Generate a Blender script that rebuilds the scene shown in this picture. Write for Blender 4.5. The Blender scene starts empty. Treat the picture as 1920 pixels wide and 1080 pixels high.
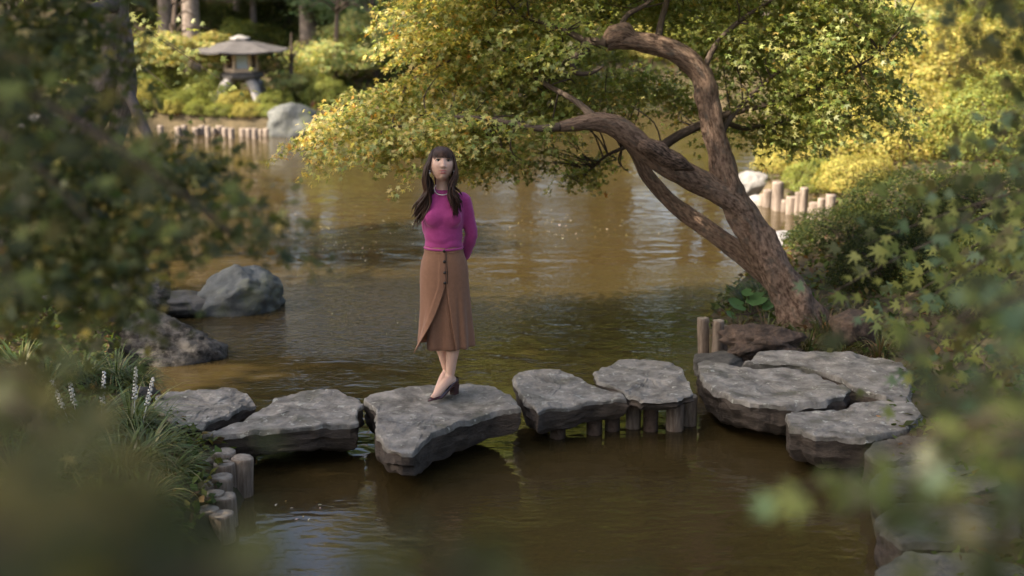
import bpy, math, random
import numpy as np
from mathutils import Vector, Matrix, noise as mnoise

# ------------------------------------------------------------------ camera, sky, sun, exposure
scene = bpy.context.scene
COL = scene.collection
CAM_Z, PITCH, FPX = 3.24, math.radians(12.8), 2880.0       # 54 mm on 36 mm, looking 12.8 deg down
cam_d = bpy.data.cameras.new('camera')
cam_d.sensor_width = 36.0
cam_d.lens = FPX / 1920.0 * 36.0
cam_d.clip_start, cam_d.clip_end = 0.05, 600.0
cam_d.dof.use_dof = True
cam_d.dof.focus_distance = 10.05
cam_d.dof.aperture_fstop = 1.5
cam = bpy.data.objects.new('camera', cam_d)
cam.location = (0, 0, CAM_Z)
cam.rotation_euler = (math.pi / 2 - PITCH, 0, 0)
COL.objects.link(cam)
scene.camera = cam

SUN = Vector((-0.68, -0.256, 0.684)).normalized()          # towards the sun: left, a little behind the camera
world = bpy.data.worlds.new('World')
scene.world = world
world.use_nodes = True
wn = world.node_tree
wn.nodes.clear()
sky = wn.nodes.new('ShaderNodeTexSky')
sky.sky_type = 'NISHITA'
sky.sun_disc = False
sky.sun_elevation = math.asin(SUN.z)
sky.sun_rotation = math.atan2(SUN.x, SUN.y)
sky.dust_density = 6.0
sky.air_density = 1.0
bg = wn.nodes.new('ShaderNodeBackground')
bg.inputs['Strength'].default_value = 0.15
wo = wn.nodes.new('ShaderNodeOutputWorld')
wn.links.new(sky.outputs[0], bg.inputs[0])
wn.links.new(bg.outputs[0], wo.inputs[0])

sun_d = bpy.data.lights.new('sun', 'SUN')
sun_d.energy = 5.0
sun_d.angle = math.radians(0.6)
sun_d.color = (1.0, 0.86, 0.66)
sun = bpy.data.objects.new('sun', sun_d)
sun.rotation_euler = (-SUN).to_track_quat('-Z', 'Y').to_euler()
sun.location = (-30, -10, 30)
COL.objects.link(sun)

scene.view_settings.view_transform = 'Standard'
scene.view_settings.look = 'None'
scene.view_settings.gamma = 1.0
scene.view_settings.exposure = 1.3
scene.render.engine = 'CYCLES'
scene.cycles.use_denoising = True
scene.cycles.max_bounces = 8
scene.cycles.diffuse_bounces = 3
scene.cycles.glossy_bounces = 3
scene.cycles.transmission_bounces = 6
scene.cycles.transparent_max_bounces = 8
scene.cycles.caustics_reflective = False
scene.cycles.caustics_refractive = False

rng = np.random.default_rng(7)
random.seed(7)

# ------------------------------------------------------------------ helpers: places
def ray(px, py):
    u, v = (px - 960) / FPX, (540 - py) / FPX
    c, s = math.cos(PITCH), math.sin(PITCH)
    return Vector((u, c + v * s, -s + v * c))

def ground(px, py, z=0.0):
    """the point of the level plane z that the photograph shows at this pixel"""
    d = ray(px, py)
    return Vector((0, 0, CAM_Z)) + d * ((z - CAM_Z) / d.z)

def at(px, py, dist):
    """the point seen at this pixel, dist metres away along the ground"""
    d = ray(px, py)
    return Vector((0, 0, CAM_Z)) + d * (dist / d.y)

# ------------------------------------------------------------------ helpers: objects
def link(name, data, parent=None):
    o = bpy.data.objects.new(name, data)
    COL.objects.link(o)
    if parent is not None:
        o.parent = parent
    return o

def tag(o, label=None, cat=None, group=None, kind=None):
    if label: o['label'] = label
    if cat: o['category'] = cat
    if group: o['group'] = group
    if kind: o['kind'] = kind
    return o

def thing(name, label, cat, loc=(0, 0, 0), rz=0.0, group=None):
    o = link(name, None)
    o.location = loc
    o.rotation_euler = (0, 0, rz)
    o.empty_display_size = 0.1
    return tag(o, label, cat, group)

def mesh_from(name, V, F, mat=None, smooth=True):
    me = bpy.data.meshes.new(name)
    me.from_pydata([tuple(v) for v in V], [], F)
    if smooth:
        me.polygons.foreach_set('use_smooth', [True] * len(me.polygons))
    if mat: me.materials.append(mat)
    me.update()
    return me

def put(name, V, F, mat, parent=None, smooth=True):
    return link(name, mesh_from(name, V, F, mat, smooth), parent)

def copy_tree(o, parent=None):
    c = o.copy()
    COL.objects.link(c)
    if parent is not None: c.parent = parent
    for ch in list(o.children):
        copy_tree(ch, c)
    return c

def fbm(x, y, z, oct=3):
    return mnoise.fractal(Vector((x, y, z)), 0.9, 2.1, oct)

class MB:
    """collects shapes into one mesh"""
    def __init__(s): s.V, s.F, s.A = [], [], []
    def add(s, V, F, A=None):
        n = len(s.V)
        s.V += [tuple(v) for v in V]
        s.F += [tuple(i + n for i in f) for f in F]
        s.A += A if A else [(0, 0, 0)] * len(V)
    def build(s, name, mat, parent=None, smooth=True):
        me = mesh_from(name, s.V, s.F, mat, smooth)
        if any(a != (0, 0, 0) for a in s.A):
            at_ = me.attributes.new('bark', 'FLOAT_VECTOR', 'POINT')
            at_.data.foreach_set('vector', np.array(s.A, dtype=np.float32).ravel())
        return link(name, me, parent)

def smooth_path(pts, rad, seg=6):
    P = [Vector(p) for p in pts]
    out, ro = [], []
    n = len(P)
    for i in range(n - 1):
        p0, p1, p2, p3 = P[max(i - 1, 0)], P[i], P[i + 1], P[min(i + 2, n - 1)]
        for k in range(seg):
            t = k / seg
            out.append(0.5 * ((2 * p1) + (p2 - p0) * t + (2 * p0 - 5 * p1 + 4 * p2 - p3) * t * t + (3 * p1 - p0 - 3 * p2 + p3) * t ** 3))
            ro.append(rad[i] + (rad[i + 1] - rad[i]) * t)
    out.append(P[-1]); ro.append(rad[-1])
    return out, ro

def tube(mb, pts, rad, sides=8, seg=5, rough=0.0, seed=0.0, flat=1.0, cap=True):
    if seg > 1: pts, rad = smooth_path(pts, rad, seg)
    else: pts = [Vector(p) for p in pts]
    n = len(pts)
    V, F, A = [], [], []
    up = Vector((0.13, 0.21, 1.0)).normalized()
    t0 = (pts[1] - pts[0]).normalized()
    if abs(t0.dot(up)) > 0.9: up = Vector((1, 0.1, 0)).normalized()
    x = t0.cross(up).normalized()
    L = 0.0
    for i in range(n):
        t = (pts[min(i + 1, n - 1)] - pts[max(i - 1, 0)]).normalized()
        x = (x - t * x.dot(t)).normalized()
        y = t.cross(x)
        if i: L += (pts[i] - pts[i - 1]).length
        for k in range(sides):
            a = 2 * math.pi * k / sides
            r = rad[i]
            d = x * math.cos(a) + y * math.sin(a) * flat
            if rough:
                q = pts[i] + d * r
                r *= 1 + rough * fbm(math.cos(a) * 1.3 + seed, math.sin(a) * 1.3, L * 3.0 / (1), 3) + rough * 0.7 * mnoise.noise(q * 9.0)
            V.append(pts[i] + d * r)
            A.append((math.cos(a) * 0.12, math.sin(a) * 0.12, L * 0.50 + seed * 0.01 + 0.001))
    for i in range(n - 1):
        for k in range(sides):
            k2 = (k + 1) % sides
            F.append((i * sides + k, i * sides + k2, (i + 1) * sides + k2, (i + 1) * sides + k))
    if cap:
        V.append(pts[0]); A.append((0, 0, 0.001)); c0 = len(V) - 1
        V.append(pts[-1]); A.append((0, 0, L * 0.22 + 0.001)); c1 = len(V) - 1
        for k in range(sides):
            k2 = (k + 1) % sides
            F.append((c0, k2, k))
            F.append((c1, (n - 1) * sides + k, (n - 1) * sides + k2))
    mb.add(V, F, A)

# ------------------------------------------------------------------ materials
def nodes(name):
    m = bpy.data.materials.new(name)
    m.use_nodes = True
    nt = m.node_tree
    b = nt.nodes['Principled BSDF']
    return m, nt, b

def rgba(c): return (c[0], c[1], c[2], 1.0)

def noise_mat(name, c1, c2, scale=6.0, rough=0.8, bump=0.3, bscale=40.0, bdist=0.01, c3=None, s3=2.0, attr=None, spec=0.3, lo=0.35, hi=0.65, stretch=None, c4=None, s4=30.0):
    m, nt, b = nodes(name)
    N, L = nt.nodes, nt.links
    if attr:
        co = N.new('ShaderNodeAttribute'); co.attribute_name = attr; src = co.outputs['Vector']
    else:
        co = N.new('ShaderNodeTexCoord'); src = co.outputs['Object']
    if stretch:
        mp = N.new('ShaderNodeMapping'); mp.inputs['Scale'].default_value = stretch
        L.new(src, mp.inputs['Vector']); src = mp.outputs[0]
    n1 = N.new('ShaderNodeTexNoise'); n1.inputs['Scale'].default_value = scale; n1.inputs['Detail'].default_value = 6; n1.inputs['Roughness'].default_value = 0.65
    L.new(src, n1.inputs['Vector'])
    mr = N.new('ShaderNodeMapRange'); mr.inputs[1].default_value = lo; mr.inputs[2].default_value = hi
    L.new(n1.outputs[0], mr.inputs[0])
    mx = N.new('ShaderNodeMix'); mx.data_type = 'RGBA'
    mx.inputs[6].default_value = rgba(c1); mx.inputs[7].default_value = rgba(c2)
    L.new(mr.outputs[0], mx.inputs[0])
    out = mx.outputs[2]
    if c3:
        n3 = N.new('ShaderNodeTexNoise'); n3.inputs['Scale'].default_value = s3; n3.inputs['Detail'].default_value = 8; n3.inputs['Roughness'].default_value = 0.7
        L.new(src, n3.inputs['Vector'])
        r3 = N.new('ShaderNodeMapRange'); r3.inputs[1].default_value = 0.52; r3.inputs[2].default_value = 0.66
        L.new(n3.outputs[0], r3.inputs[0])
        m3 = N.new('ShaderNodeMix'); m3.data_type = 'RGBA'; m3.inputs[7].default_value = rgba(c3)
        L.new(r3.outputs[0], m3.inputs[0]); L.new(out, m3.inputs[6]); out = m3.outputs[2]
    if c4:
        n4 = N.new('ShaderNodeTexNoise'); n4.inputs['Scale'].default_value = s4; n4.inputs['Detail'].default_value = 5; n4.inputs['Roughness'].default_value = 0.6
        L.new(src, n4.inputs['Vector'])
        r4 = N.new('ShaderNodeMapRange'); r4.inputs[1].default_value = 0.60; r4.inputs[2].default_value = 0.66
        L.new(n4.outputs[0], r4.inputs[0])
        m4 = N.new('ShaderNodeMix'); m4.data_type = 'RGBA'; m4.inputs[7].default_value = rgba(c4)
        L.new(r4.outputs[0], m4.inputs[0]); L.new(out, m4.inputs[6]); out = m4.outputs[2]
    L.new(out, b.inputs['Base Color'])
    b.inputs['Roughness'].default_value = rough
    b.inputs['Specular IOR Level'].default_value = spec
    if bump:
        n2 = N.new('ShaderNodeTexNoise'); n2.inputs['Scale'].default_value = bscale; n2.inputs['Detail'].default_value = 8; n2.inputs['Roughness'].default_value = 0.7
        L.new(src, n2.inputs['Vector'])
        bp = N.new('ShaderNodeBump'); bp.inputs['Strength'].default_value = bump; bp.inputs['Distance'].default_value = bdist
        L.new(n2.outputs[0], bp.inputs['Height']); L.new(bp.outputs[0], b.inputs['Normal'])
    return m

def leaf_mat(name, trans=0.45, rough=0.5, spec=0.18, tint=(1.25, 1.15, 0.5)):
    """leaf colours come from each leaf's own attribute; light shines through the blade"""
    m = bpy.data.materials.new(name); m.use_nodes = True
    nt = m.node_tree; N, L = nt.nodes, nt.links
    b = N['Principled BSDF']; out = N['Material Output']
    a = N.new('ShaderNodeAttribute'); a.attribute_name = 'Col'
    L.new(a.outputs['Color'], b.inputs['Base Color'])
    b.inputs['Roughness'].default_value = rough
    b.inputs['Specular IOR Level'].default_value = spec
    t = N.new('ShaderNodeBsdfTranslucent')
    mu = N.new('ShaderNodeMix'); mu.data_type = 'RGBA'; mu.blend_type = 'MULTIPLY'
    mu.inputs[0].default_value = 1.0; mu.inputs[7].default_value = rgba(tint)
    L.new(a.outputs['Color'], mu.inputs[6]); L.new(mu.outputs[2], t.inputs['Color'])
    mx = N.new('ShaderNodeMixShader'); mx.inputs[0].default_value = trans
    L.new(b.outputs[0], mx.inputs[1]); L.new(t.outputs[0], mx.inputs[2]); L.new(mx.outputs[0], out.inputs['Surface'])
    return m

def plain(name, c, rough=0.6, spec=0.4, bump=0.0, bscale=200, bdist=0.002, sheen=0.0, c2=None, scale=30):
    if c2 is None: c2 = tuple(v * 0.85 for v in c)
    m = noise_mat(name, c, c2, scale=scale, rough=rough, bump=bump, bscale=bscale, bdist=bdist, spec=spec)
    if sheen:
        b = m.node_tree.nodes['Principled BSDF']
        b.inputs['Sheen Weight'].default_value = sheen
    return m

M = {}
M['stone'] = noise_mat('grey slab stone', (0.115, 0.105, 0.09), (0.33, 0.305, 0.27), scale=6.5, rough=0.72, bump=0.75, bscale=22, bdist=0.03, c3=(0.105, 0.10, 0.075), s3=3.2, c4=(0.40, 0.39, 0.34), s4=17.0)
M['stone_side_shaded'] = noise_mat('broken brown stone edge with painted shade', (0.040, 0.031, 0.024), (0.105, 0.082, 0.064), scale=7, rough=0.75, bump=0.9, bscale=20, bdist=0.04, stretch=(1, 1, 2.5))  # raw brown break, darkened further so the sides carry painted shade
M['stone_shore_shaded'] = noise_mat('mossy shore stone with painted shade', (0.06, 0.057, 0.045), (0.15, 0.14, 0.115), scale=5.0, rough=0.72, bump=0.8, bscale=22, bdist=0.03, c3=(0.09, 0.095, 0.04), s3=2.2)  # stone colour darkened in place of leaf shade, with greenish patches
M['stone_dark'] = noise_mat('damp dark stone', (0.05, 0.047, 0.042), (0.13, 0.12, 0.105), scale=6, rough=0.6, bump=0.8, bscale=24, bdist=0.03)
M['rock_pitted'] = noise_mat('pitted lava rock', (0.035, 0.030, 0.026), (0.19, 0.175, 0.155), scale=9, rough=0.85, bump=1.0, bscale=26, bdist=0.07, lo=0.42, hi=0.6)
M['rock_blue'] = noise_mat('blue grey boulder', (0.06, 0.066, 0.066), (0.14, 0.147, 0.14), scale=4, rough=0.6, bump=0.6, bscale=16, bdist=0.04, c3=(0.10, 0.11, 0.06), s3=2.0)
M['rock_pale'] = noise_mat('pale bank stone', (0.13, 0.125, 0.12), (0.30, 0.29, 0.28), scale=5, rough=0.8, bump=0.6, bscale=20, bdist=0.03)
M['granite'] = noise_mat('weathered granite', (0.20, 0.19, 0.19), (0.34, 0.33, 0.33), scale=14, rough=0.85, bump=0.5, bscale=60, bdist=0.01, c3=(0.22, 0.22, 0.17), s3=3)
M['granite_roof'] = noise_mat('weathered granite roof', (0.065, 0.06, 0.06), (0.11, 0.105, 0.105), scale=10, rough=0.85, bump=0.5, bscale=60, bdist=0.01)
M['granite_warm'] = noise_mat('warm sandstone', (0.42, 0.33, 0.24), (0.55, 0.44, 0.33), scale=10, rough=0.85, bump=0.4, bscale=60, bdist=0.008)
M['paper'] = plain('pale blue window board', (0.50, 0.60, 0.68), 0.7)
M['log'] = noise_mat('weathered log', (0.13, 0.095, 0.068), (0.30, 0.235, 0.18), scale=40, rough=0.85, bump=0.7, bscale=90, bdist=0.01, stretch=(1, 1, 0.16))
M['log_end'] = noise_mat('cut log end', (0.19, 0.155, 0.12), (0.36, 0.31, 0.25), scale=26, rough=0.8, bump=0.6, bscale=70, bdist=0.008)
M['log_pale'] = noise_mat('sun bleached log', (0.13, 0.10, 0.08), (0.31, 0.26, 0.22), scale=20, rough=0.85, bump=0.6, bscale=60, bdist=0.01, stretch=(1, 1, 0.2))
M['log_dark'] = noise_mat('wet dark log', (0.035, 0.026, 0.02), (0.15, 0.10, 0.07), scale=12, rough=0.55, bump=0.9, bscale=30, bdist=0.03)
M['bark'] = noise_mat('maple bark', (0.110, 0.066, 0.046), (0.43, 0.295, 0.215), scale=34, rough=0.9, bump=1.0, bscale=70, bdist=0.06, attr='bark', c3=(0.19, 0.155, 0.125), s3=16, lo=0.36, hi=0.60)
M['bark_dark'] = noise_mat('dark branch bark', (0.05, 0.036, 0.028), (0.12, 0.09, 0.07), scale=26, rough=0.85, bump=0.6, bscale=50, bdist=0.01, attr='bark')
M['bark_grey'] = noise_mat('grey forest bark', (0.14, 0.11, 0.09), (0.30, 0.25, 0.215), scale=26, rough=0.9, bump=0.8, bscale=50, bdist=0.03, attr='bark')
M['wound'] = noise_mat('old torn bark', (0.03, 0.018, 0.013), (0.42, 0.29, 0.22), scale=45, rough=0.8, bump=1.0, bscale=60, bdist=0.03, attr='bark', lo=0.4, hi=0.72)
M['earth'] = noise_mat('bank soil and litter', (0.045, 0.037, 0.022), (0.13, 0.10, 0.055), scale=3.0, rough=0.95, bump=0.8, bscale=22, bdist=0.05, c3=(0.055, 0.065, 0.02), s3=0.9)
M['leaf'] = leaf_mat('maple leaf', trans=0.5, rough=0.42, spec=0.35, tint=(1.35, 1.3, 0.8))
M['leaf_far'] = leaf_mat('tree leaf', trans=0.4, rough=0.6)
M['leaf_gloss'] = leaf_mat('glossy leaf', trans=0.25, rough=0.35, spec=0.5)
M['blade'] = leaf_mat('grass blade', trans=0.3, rough=0.4, spec=0.45)
M['flower'] = plain('white flower', (0.78, 0.76, 0.72), 0.6)
M['flower_red'] = plain('red flower', (0.62, 0.09, 0.06), 0.6)

# ------------------------------------------------------------------ terrain and water
POND = [(-1.55, 3.5), (-1.6, 8.9), (-1.95, 9.35), (-2.4, 10.2), (-2.8, 10.6), (-2.95, 11.3), (-3.0, 12.3), (-3.1, 13.4), (-3.45, 14.4),
        (-4.8, 15.2), (-6.6, 17.0), (-8.4, 21.0), (-8.6, 25.6), (-6.0, 26.3), (-4.4, 26.1), (-3.0, 25.8), (-1.0, 27.0), (1.0, 29.0), (3.4, 30.0),
        (5.0, 29.0), (5.2, 25.0), (4.1, 21.6), (3.15, 20.4), (3.15, 19.4), (3.72, 17.9), (3.5, 17.0), (3.0, 16.4), (2.65, 15.3), (2.3, 14.5),
        (1.88, 13.5), (1.62, 12.7), (1.52, 12.05), (1.7, 11.6), (2.1, 11.2), (2.4, 10.5), (2.3, 9.4), (2.1, 8.5), (1.95, 7.5), (1.85, 3.5)]
PP = np.array(POND)

def pond_sd(X, Y):
    """signed distance to the shoreline, positive on land"""
    A, B = PP, np.roll(PP, -1, axis=0)
    d = np.full(X.shape, 1e9)
    ins = np.zeros(X.shape, bool)
    for (ax, ay), (bx, by) in zip(A, B):
        ex, ey = bx - ax, by - ay
        t = np.clip(((X - ax) * ex + (Y - ay) * ey) / (ex * ex + ey * ey), 0, 1)
        d = np.minimum(d, np.hypot(X - ax - t * ex, Y - ay - t * ey))
        c = ((ay > Y) != (by > Y)) & (X < ex * (Y - ay) / (by - ay + 1e-12) + ax)
        ins ^= c
    return np.where(ins, -d, d)

def land_h(X, Y):
    X = np.asarray(X, float); Y = np.asarray(Y, float)
    sd = pond_sd(X, Y)
    bank = np.where(sd > 0, 0.20 * np.minimum(sd / 0.12, 1) + 0.16 * (1 - np.exp(-np.maximum(sd, 0) / 1.2)), -0.7 * np.minimum(-sd / 0.5, 1))
    far = np.clip((Y - 26.5) * 0.095, 0, 3.0) * np.clip(sd / 1.5, 0, 1)
    left = np.clip((-X - 3.0) * 0.10, 0, 2.0) * np.clip(sd / 1.0, 0, 1)
    right = np.clip((X - 3.0) * 0.16, 0, 2.4) * np.clip(sd / 1.0, 0, 1)
    near = np.clip((4.2 - Y) * 0.36, 0, 1.5) * np.clip((4.2 - Y), 0, 1)
    wob = 0.05 * np.sin(X * 1.9 + Y * 0.7) * np.sin(Y * 1.3 - X * 0.4) * np.clip(sd, 0, 1)
    return np.where(sd > 0, bank + np.maximum(np.maximum(far, left), right) + wob, bank) + np.where(Y < 4.2, near, 0)

def gz(x, y): return float(land_h(np.array([x]), np.array([y]))[0])

xs = np.concatenate([np.linspace(-220, -30, 12), np.linspace(-27, -10, 12), np.linspace(-9.4, 9.4, 130), np.linspace(10, 27, 12), np.linspace(30, 220, 12)])
ys = np.concatenate([np.linspace(-160, -8, 10), np.linspace(-6, 3, 8), np.linspace(3.4, 31, 190), np.linspace(32, 60, 18), np.linspace(66, 320, 16)])
GX, GY = np.meshgrid(xs, ys)
GZ = land_h(GX, GY)
nx, ny = len(xs), len(ys)
gv = np.stack([GX.ravel(), GY.ravel(), GZ.ravel()], 1)
gf = [(j * nx + i, j * nx + i + 1, (j + 1) * nx + i + 1, (j + 1) * nx + i) for j in range(ny - 1) for i in range(nx - 1)]
tag(put('ground', gv.tolist(), gf, M['earth']), 'brown leafy banks and bed of the garden pond', 'ground', kind='structure')

def water_mat():
    m, nt, b = nodes('murky pond water')
    N, L = nt.nodes, nt.links
    co = N.new('ShaderNodeTexCoord')
    mp = N.new('ShaderNodeMapping'); mp.inputs['Scale'].default_value = (0.75, 1.25, 1)
    L.new(co.outputs['Object'], mp.inputs['Vector'])
    def nz(s, d, r=0.5):
        n = N.new('ShaderNodeTexNoise'); n.inputs['Scale'].default_value = s; n.inputs['Detail'].default_value = d; n.inputs['Roughness'].default_value = r
        n.inputs['Distortion'].default_value = 0.4
        L.new(mp.outputs[0], n.inputs['Vector']); return n
    fine, mid, patch, silt = nz(16, 3), nz(3.4, 2), nz(0.45, 2), nz(0.8, 4)
    pr = N.new('ShaderNodeMapRange'); pr.inputs[1].default_value = 0.42; pr.inputs[2].default_value = 0.68; pr.inputs[3].default_value = 0.12; pr.inputs[4].default_value = 1.0
    L.new(patch.outputs[0], pr.inputs[0])
    mul = N.new('ShaderNodeMath'); mul.operation = 'MULTIPLY'
    L.new(fine.outputs[0], mul.inputs[0]); L.new(pr.outputs[0], mul.inputs[1])
    # a breath of wind ruffles the water by the boulder
    dist = N.new('ShaderNodeVectorMath'); dist.operation = 'DISTANCE'; dist.inputs[1].default_value = (-1.5, 13.6, 0)
    L.new(co.outputs['Object'], dist.inputs[0])
    gu = N.new('ShaderNodeMapRange'); gu.interpolation_type = 'SMOOTHSTEP'; gu.inputs[1].default_value = 0.3; gu.inputs[2].default_value = 2.2; gu.inputs[3].default_value = 2.6; gu.inputs[4].default_value = 0.0
    L.new(dist.outputs['Value'], gu.inputs[0])
    ad = N.new('ShaderNodeMath'); ad.operation = 'ADD'; L.new(pr.outputs[0], ad.inputs[0]); L.new(gu.outputs[0], ad.inputs[1])
    L.new(ad.outputs[0], mul.inputs[1])
    ma = N.new('ShaderNodeMath'); ma.operation = 'MULTIPLY_ADD'; ma.inputs[1].default_value = 1.6
    L.new(mid.outputs[0], ma.inputs[0])
    L.new(mul.outputs[0], ma.inputs[2])
    bp = N.new('ShaderNodeBump'); bp.inputs['Strength'].default_value = 1.0; bp.inputs['Distance'].default_value = 0.0065
    L.new(ma.outputs[0], bp.inputs['Height']); L.new(bp.outputs[0], b.inputs['Normal'])
    mx = N.new('ShaderNodeMix'); mx.data_type = 'RGBA'
    mx.inputs[6].default_value = (0.034, 0.024, 0.009, 1); mx.inputs[7].default_value = (0.060, 0.042, 0.016, 1)
    L.new(silt.outputs[0], mx.inputs[0]); L.new(mx.outputs[2], b.inputs['Base Color'])
    b.inputs['Roughness'].default_value = 0.04
    b.inputs['IOR'].default_value = 1.45
    b.inputs['Specular IOR Level'].default_value = 0.5
    return m
wv = [(-10, 2.5, 0), (7, 2.5, 0), (7, 32, 0), (-10, 32, 0)]
tag(put('water', wv, [(0, 1, 2, 3)], water_mat(), smooth=False), 'murky olive pond water with soft ripples', 'water', kind='structure')

# ------------------------------------------------------------------ stepping stones and rocks
def slab(name, outline, top, thick, label, mat, seed, group=None, dish=0.012, under=0.16, tilt=(0, 0), steps=0, facet=None):
    """a flat slab with an irregular broken edge; outline in photo pixels on the level of its top"""
    P = [ground(a, b, top) for a, b in outline]
    pts = np.array([(p.x, p.y) for p in P])
    c = pts.mean(0)
    ang = np.arctan2(pts[:, 1] - c[1], pts[:, 0] - c[0])
    if (np.roll(pts[:, 0], -1) * pts[:, 1] - pts[:, 0] * np.roll(pts[:, 1], -1)).sum() > 0: pts = pts[::-1]
    seg = np.linalg.norm(np.roll(pts, -1, 0) - pts, axis=1)
    cum = np.concatenate([[0], np.cumsum(seg)])
    n = 168
    S = np.linspace(0, cum[-1], n, endpoint=False)
    clo = np.vstack([pts, pts[:1]])
    E = np.stack([np.interp(S, cum, clo[:, k]) for k in (0, 1)], 1)
    E = (np.roll(E, 1, 0) + 2 * E + np.roll(E, -1, 0)) / 4
    V, F = [], []
    for i, (ex, ey) in enumerate(E):
        w = 0.035 * fbm(ex * 6 + seed, ey * 6, seed, 5) + 0.012 * round(2.2 * mnoise.noise(Vector((ex * 5, ey * 5, seed))))
        d = np.array([ex, ey]) - c
        E[i] = c + d * (1 + w)
    rings = [(0.0, 0)] + [(r, 0) for r in (0.1, 0.2, 0.3, 0.39, 0.47, 0.54, 0.60, 0.66, 0.71, 0.76, 0.80, 0.84, 0.875, 0.905, 0.93, 0.952, 0.97)] + [(0.99, -0.003), (1.0, -0.010)]
    prof = [(1.0, 0.14), (1.004, 0.30), (1.0, 0.46), (0.992, 0.62), (0.975, 0.78), (0.95, 0.90), (0.90, 1.0), (0.80, 1.08), (1 - under * 2.6, 1.12)]
    rows = []
    for r, dz in rings[1:]:
        row = []
        for ex, ey in E:
            x, y = c[0] + (ex - c[0]) * r, c[1] + (ey - c[1]) * r
            h = 0.013 * fbm(x * 2.2 + seed, y * 2.2, seed * 1.7, 4) + 0.010 * fbm(x * 9, y * 9, seed, 3)
            q = fbm(x * 1.5 + seed * 3, y * 2.0, seed + 4.0, 4)
            h += 0.007 * (math.floor(q * 4.0))
            if steps:
                q = fbm(x * 2.1 + seed * 3, y * 2.6, 4.0, 3)
                h += 0.010 * (1 if q > 0.08 else 0)
            z = top + h + dz + tilt[0] * (x - c[0]) + tilt[1] * (y - c[1])
            row.append(len(V)); V.append((x, y, z))
        rows.append(row)
    for k, (s, f) in enumerate(prof):
        row = []
        for i, (ex, ey) in enumerate(E):
            nn = fbm(ex * 5 + seed, ey * 5, f * 2.2 + seed, 4)
            led = 0.028 * (math.floor(3 * math.sin(f * 14 + fbm(ex * 2, ey * 2, seed, 2) * 4)) / 3)
            sc = s + (0.06 * nn + led * 0.6) * (1 if k < 7 else 0.3)
            tv = thick * (1 + 0.30 * fbm(ex * 1.7 + seed * 2, ey * 1.7, 3.3, 2))
            x, y = c[0] + (ex - c[0]) * sc, c[1] + (ey - c[1]) * sc
            zt = V[rows[len(rings) - 2][i]][2]
            row.append(len(V)); V.append((x, y, zt - tv * f))
        rows.append(row)
    V.append((c[0], c[1], top + 0.022 * fbm(c[0] * 2.2 + seed, c[1] * 2.2, seed * 1.7, 4))); ctop = len(V) - 1
    V.append((c[0], c[1], top - thick * 1.12)); cbot = len(V) - 1
    for i in range(n):
        j = (i + 1) % n
        F.append((ctop, rows[0][j], rows[0][i]))
        for a, b2 in zip(rows[:-1], rows[1:]):
            F.append((a[i], a[j], b2[j], b2[i]))
        F.append((cbot, rows[-1][i], rows[-1][j]))
    o = put(name, V, F, mat)
    o.data.materials.append(M['stone_side_shaded'])
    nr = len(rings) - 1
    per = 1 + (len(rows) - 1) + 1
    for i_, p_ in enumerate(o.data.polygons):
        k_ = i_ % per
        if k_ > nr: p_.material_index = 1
    o.data.set_sharp_from_angle(angle=math.radians(24))
    tag(o, label, 'stone', group)
    return o

GS = 'flat stones of the crossing'
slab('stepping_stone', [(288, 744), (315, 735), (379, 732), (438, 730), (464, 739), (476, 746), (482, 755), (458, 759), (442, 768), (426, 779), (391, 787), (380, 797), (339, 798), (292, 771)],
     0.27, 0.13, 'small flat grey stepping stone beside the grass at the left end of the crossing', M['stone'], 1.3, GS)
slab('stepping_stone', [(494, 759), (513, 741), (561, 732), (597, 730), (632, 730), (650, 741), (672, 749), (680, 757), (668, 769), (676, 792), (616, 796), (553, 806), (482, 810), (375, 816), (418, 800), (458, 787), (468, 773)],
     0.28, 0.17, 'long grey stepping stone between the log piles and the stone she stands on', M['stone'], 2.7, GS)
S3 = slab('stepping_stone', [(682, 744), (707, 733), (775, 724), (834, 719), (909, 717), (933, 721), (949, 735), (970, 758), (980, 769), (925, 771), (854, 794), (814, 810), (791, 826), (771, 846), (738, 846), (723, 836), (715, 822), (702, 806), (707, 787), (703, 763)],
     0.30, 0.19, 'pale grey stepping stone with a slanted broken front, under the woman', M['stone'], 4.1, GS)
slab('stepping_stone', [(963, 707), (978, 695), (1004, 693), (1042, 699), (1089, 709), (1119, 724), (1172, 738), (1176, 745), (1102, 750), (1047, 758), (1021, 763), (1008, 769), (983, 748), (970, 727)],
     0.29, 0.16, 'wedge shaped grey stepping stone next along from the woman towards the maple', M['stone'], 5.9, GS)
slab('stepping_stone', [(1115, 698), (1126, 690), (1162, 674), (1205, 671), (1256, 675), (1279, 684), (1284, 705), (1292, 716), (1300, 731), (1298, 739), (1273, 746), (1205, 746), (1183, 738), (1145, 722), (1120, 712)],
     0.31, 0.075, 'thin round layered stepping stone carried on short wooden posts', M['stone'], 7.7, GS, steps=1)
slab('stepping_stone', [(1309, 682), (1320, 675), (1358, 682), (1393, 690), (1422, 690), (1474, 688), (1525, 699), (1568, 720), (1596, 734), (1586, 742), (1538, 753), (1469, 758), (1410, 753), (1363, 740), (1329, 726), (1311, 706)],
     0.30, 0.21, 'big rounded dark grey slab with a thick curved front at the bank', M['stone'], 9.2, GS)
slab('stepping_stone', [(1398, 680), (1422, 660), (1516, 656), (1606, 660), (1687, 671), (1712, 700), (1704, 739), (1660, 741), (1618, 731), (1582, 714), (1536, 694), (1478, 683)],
     0.315, 0.22, 'broad flat slab lying on the bank below the maple trunk', M['stone'], 11.4, GS)
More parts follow.
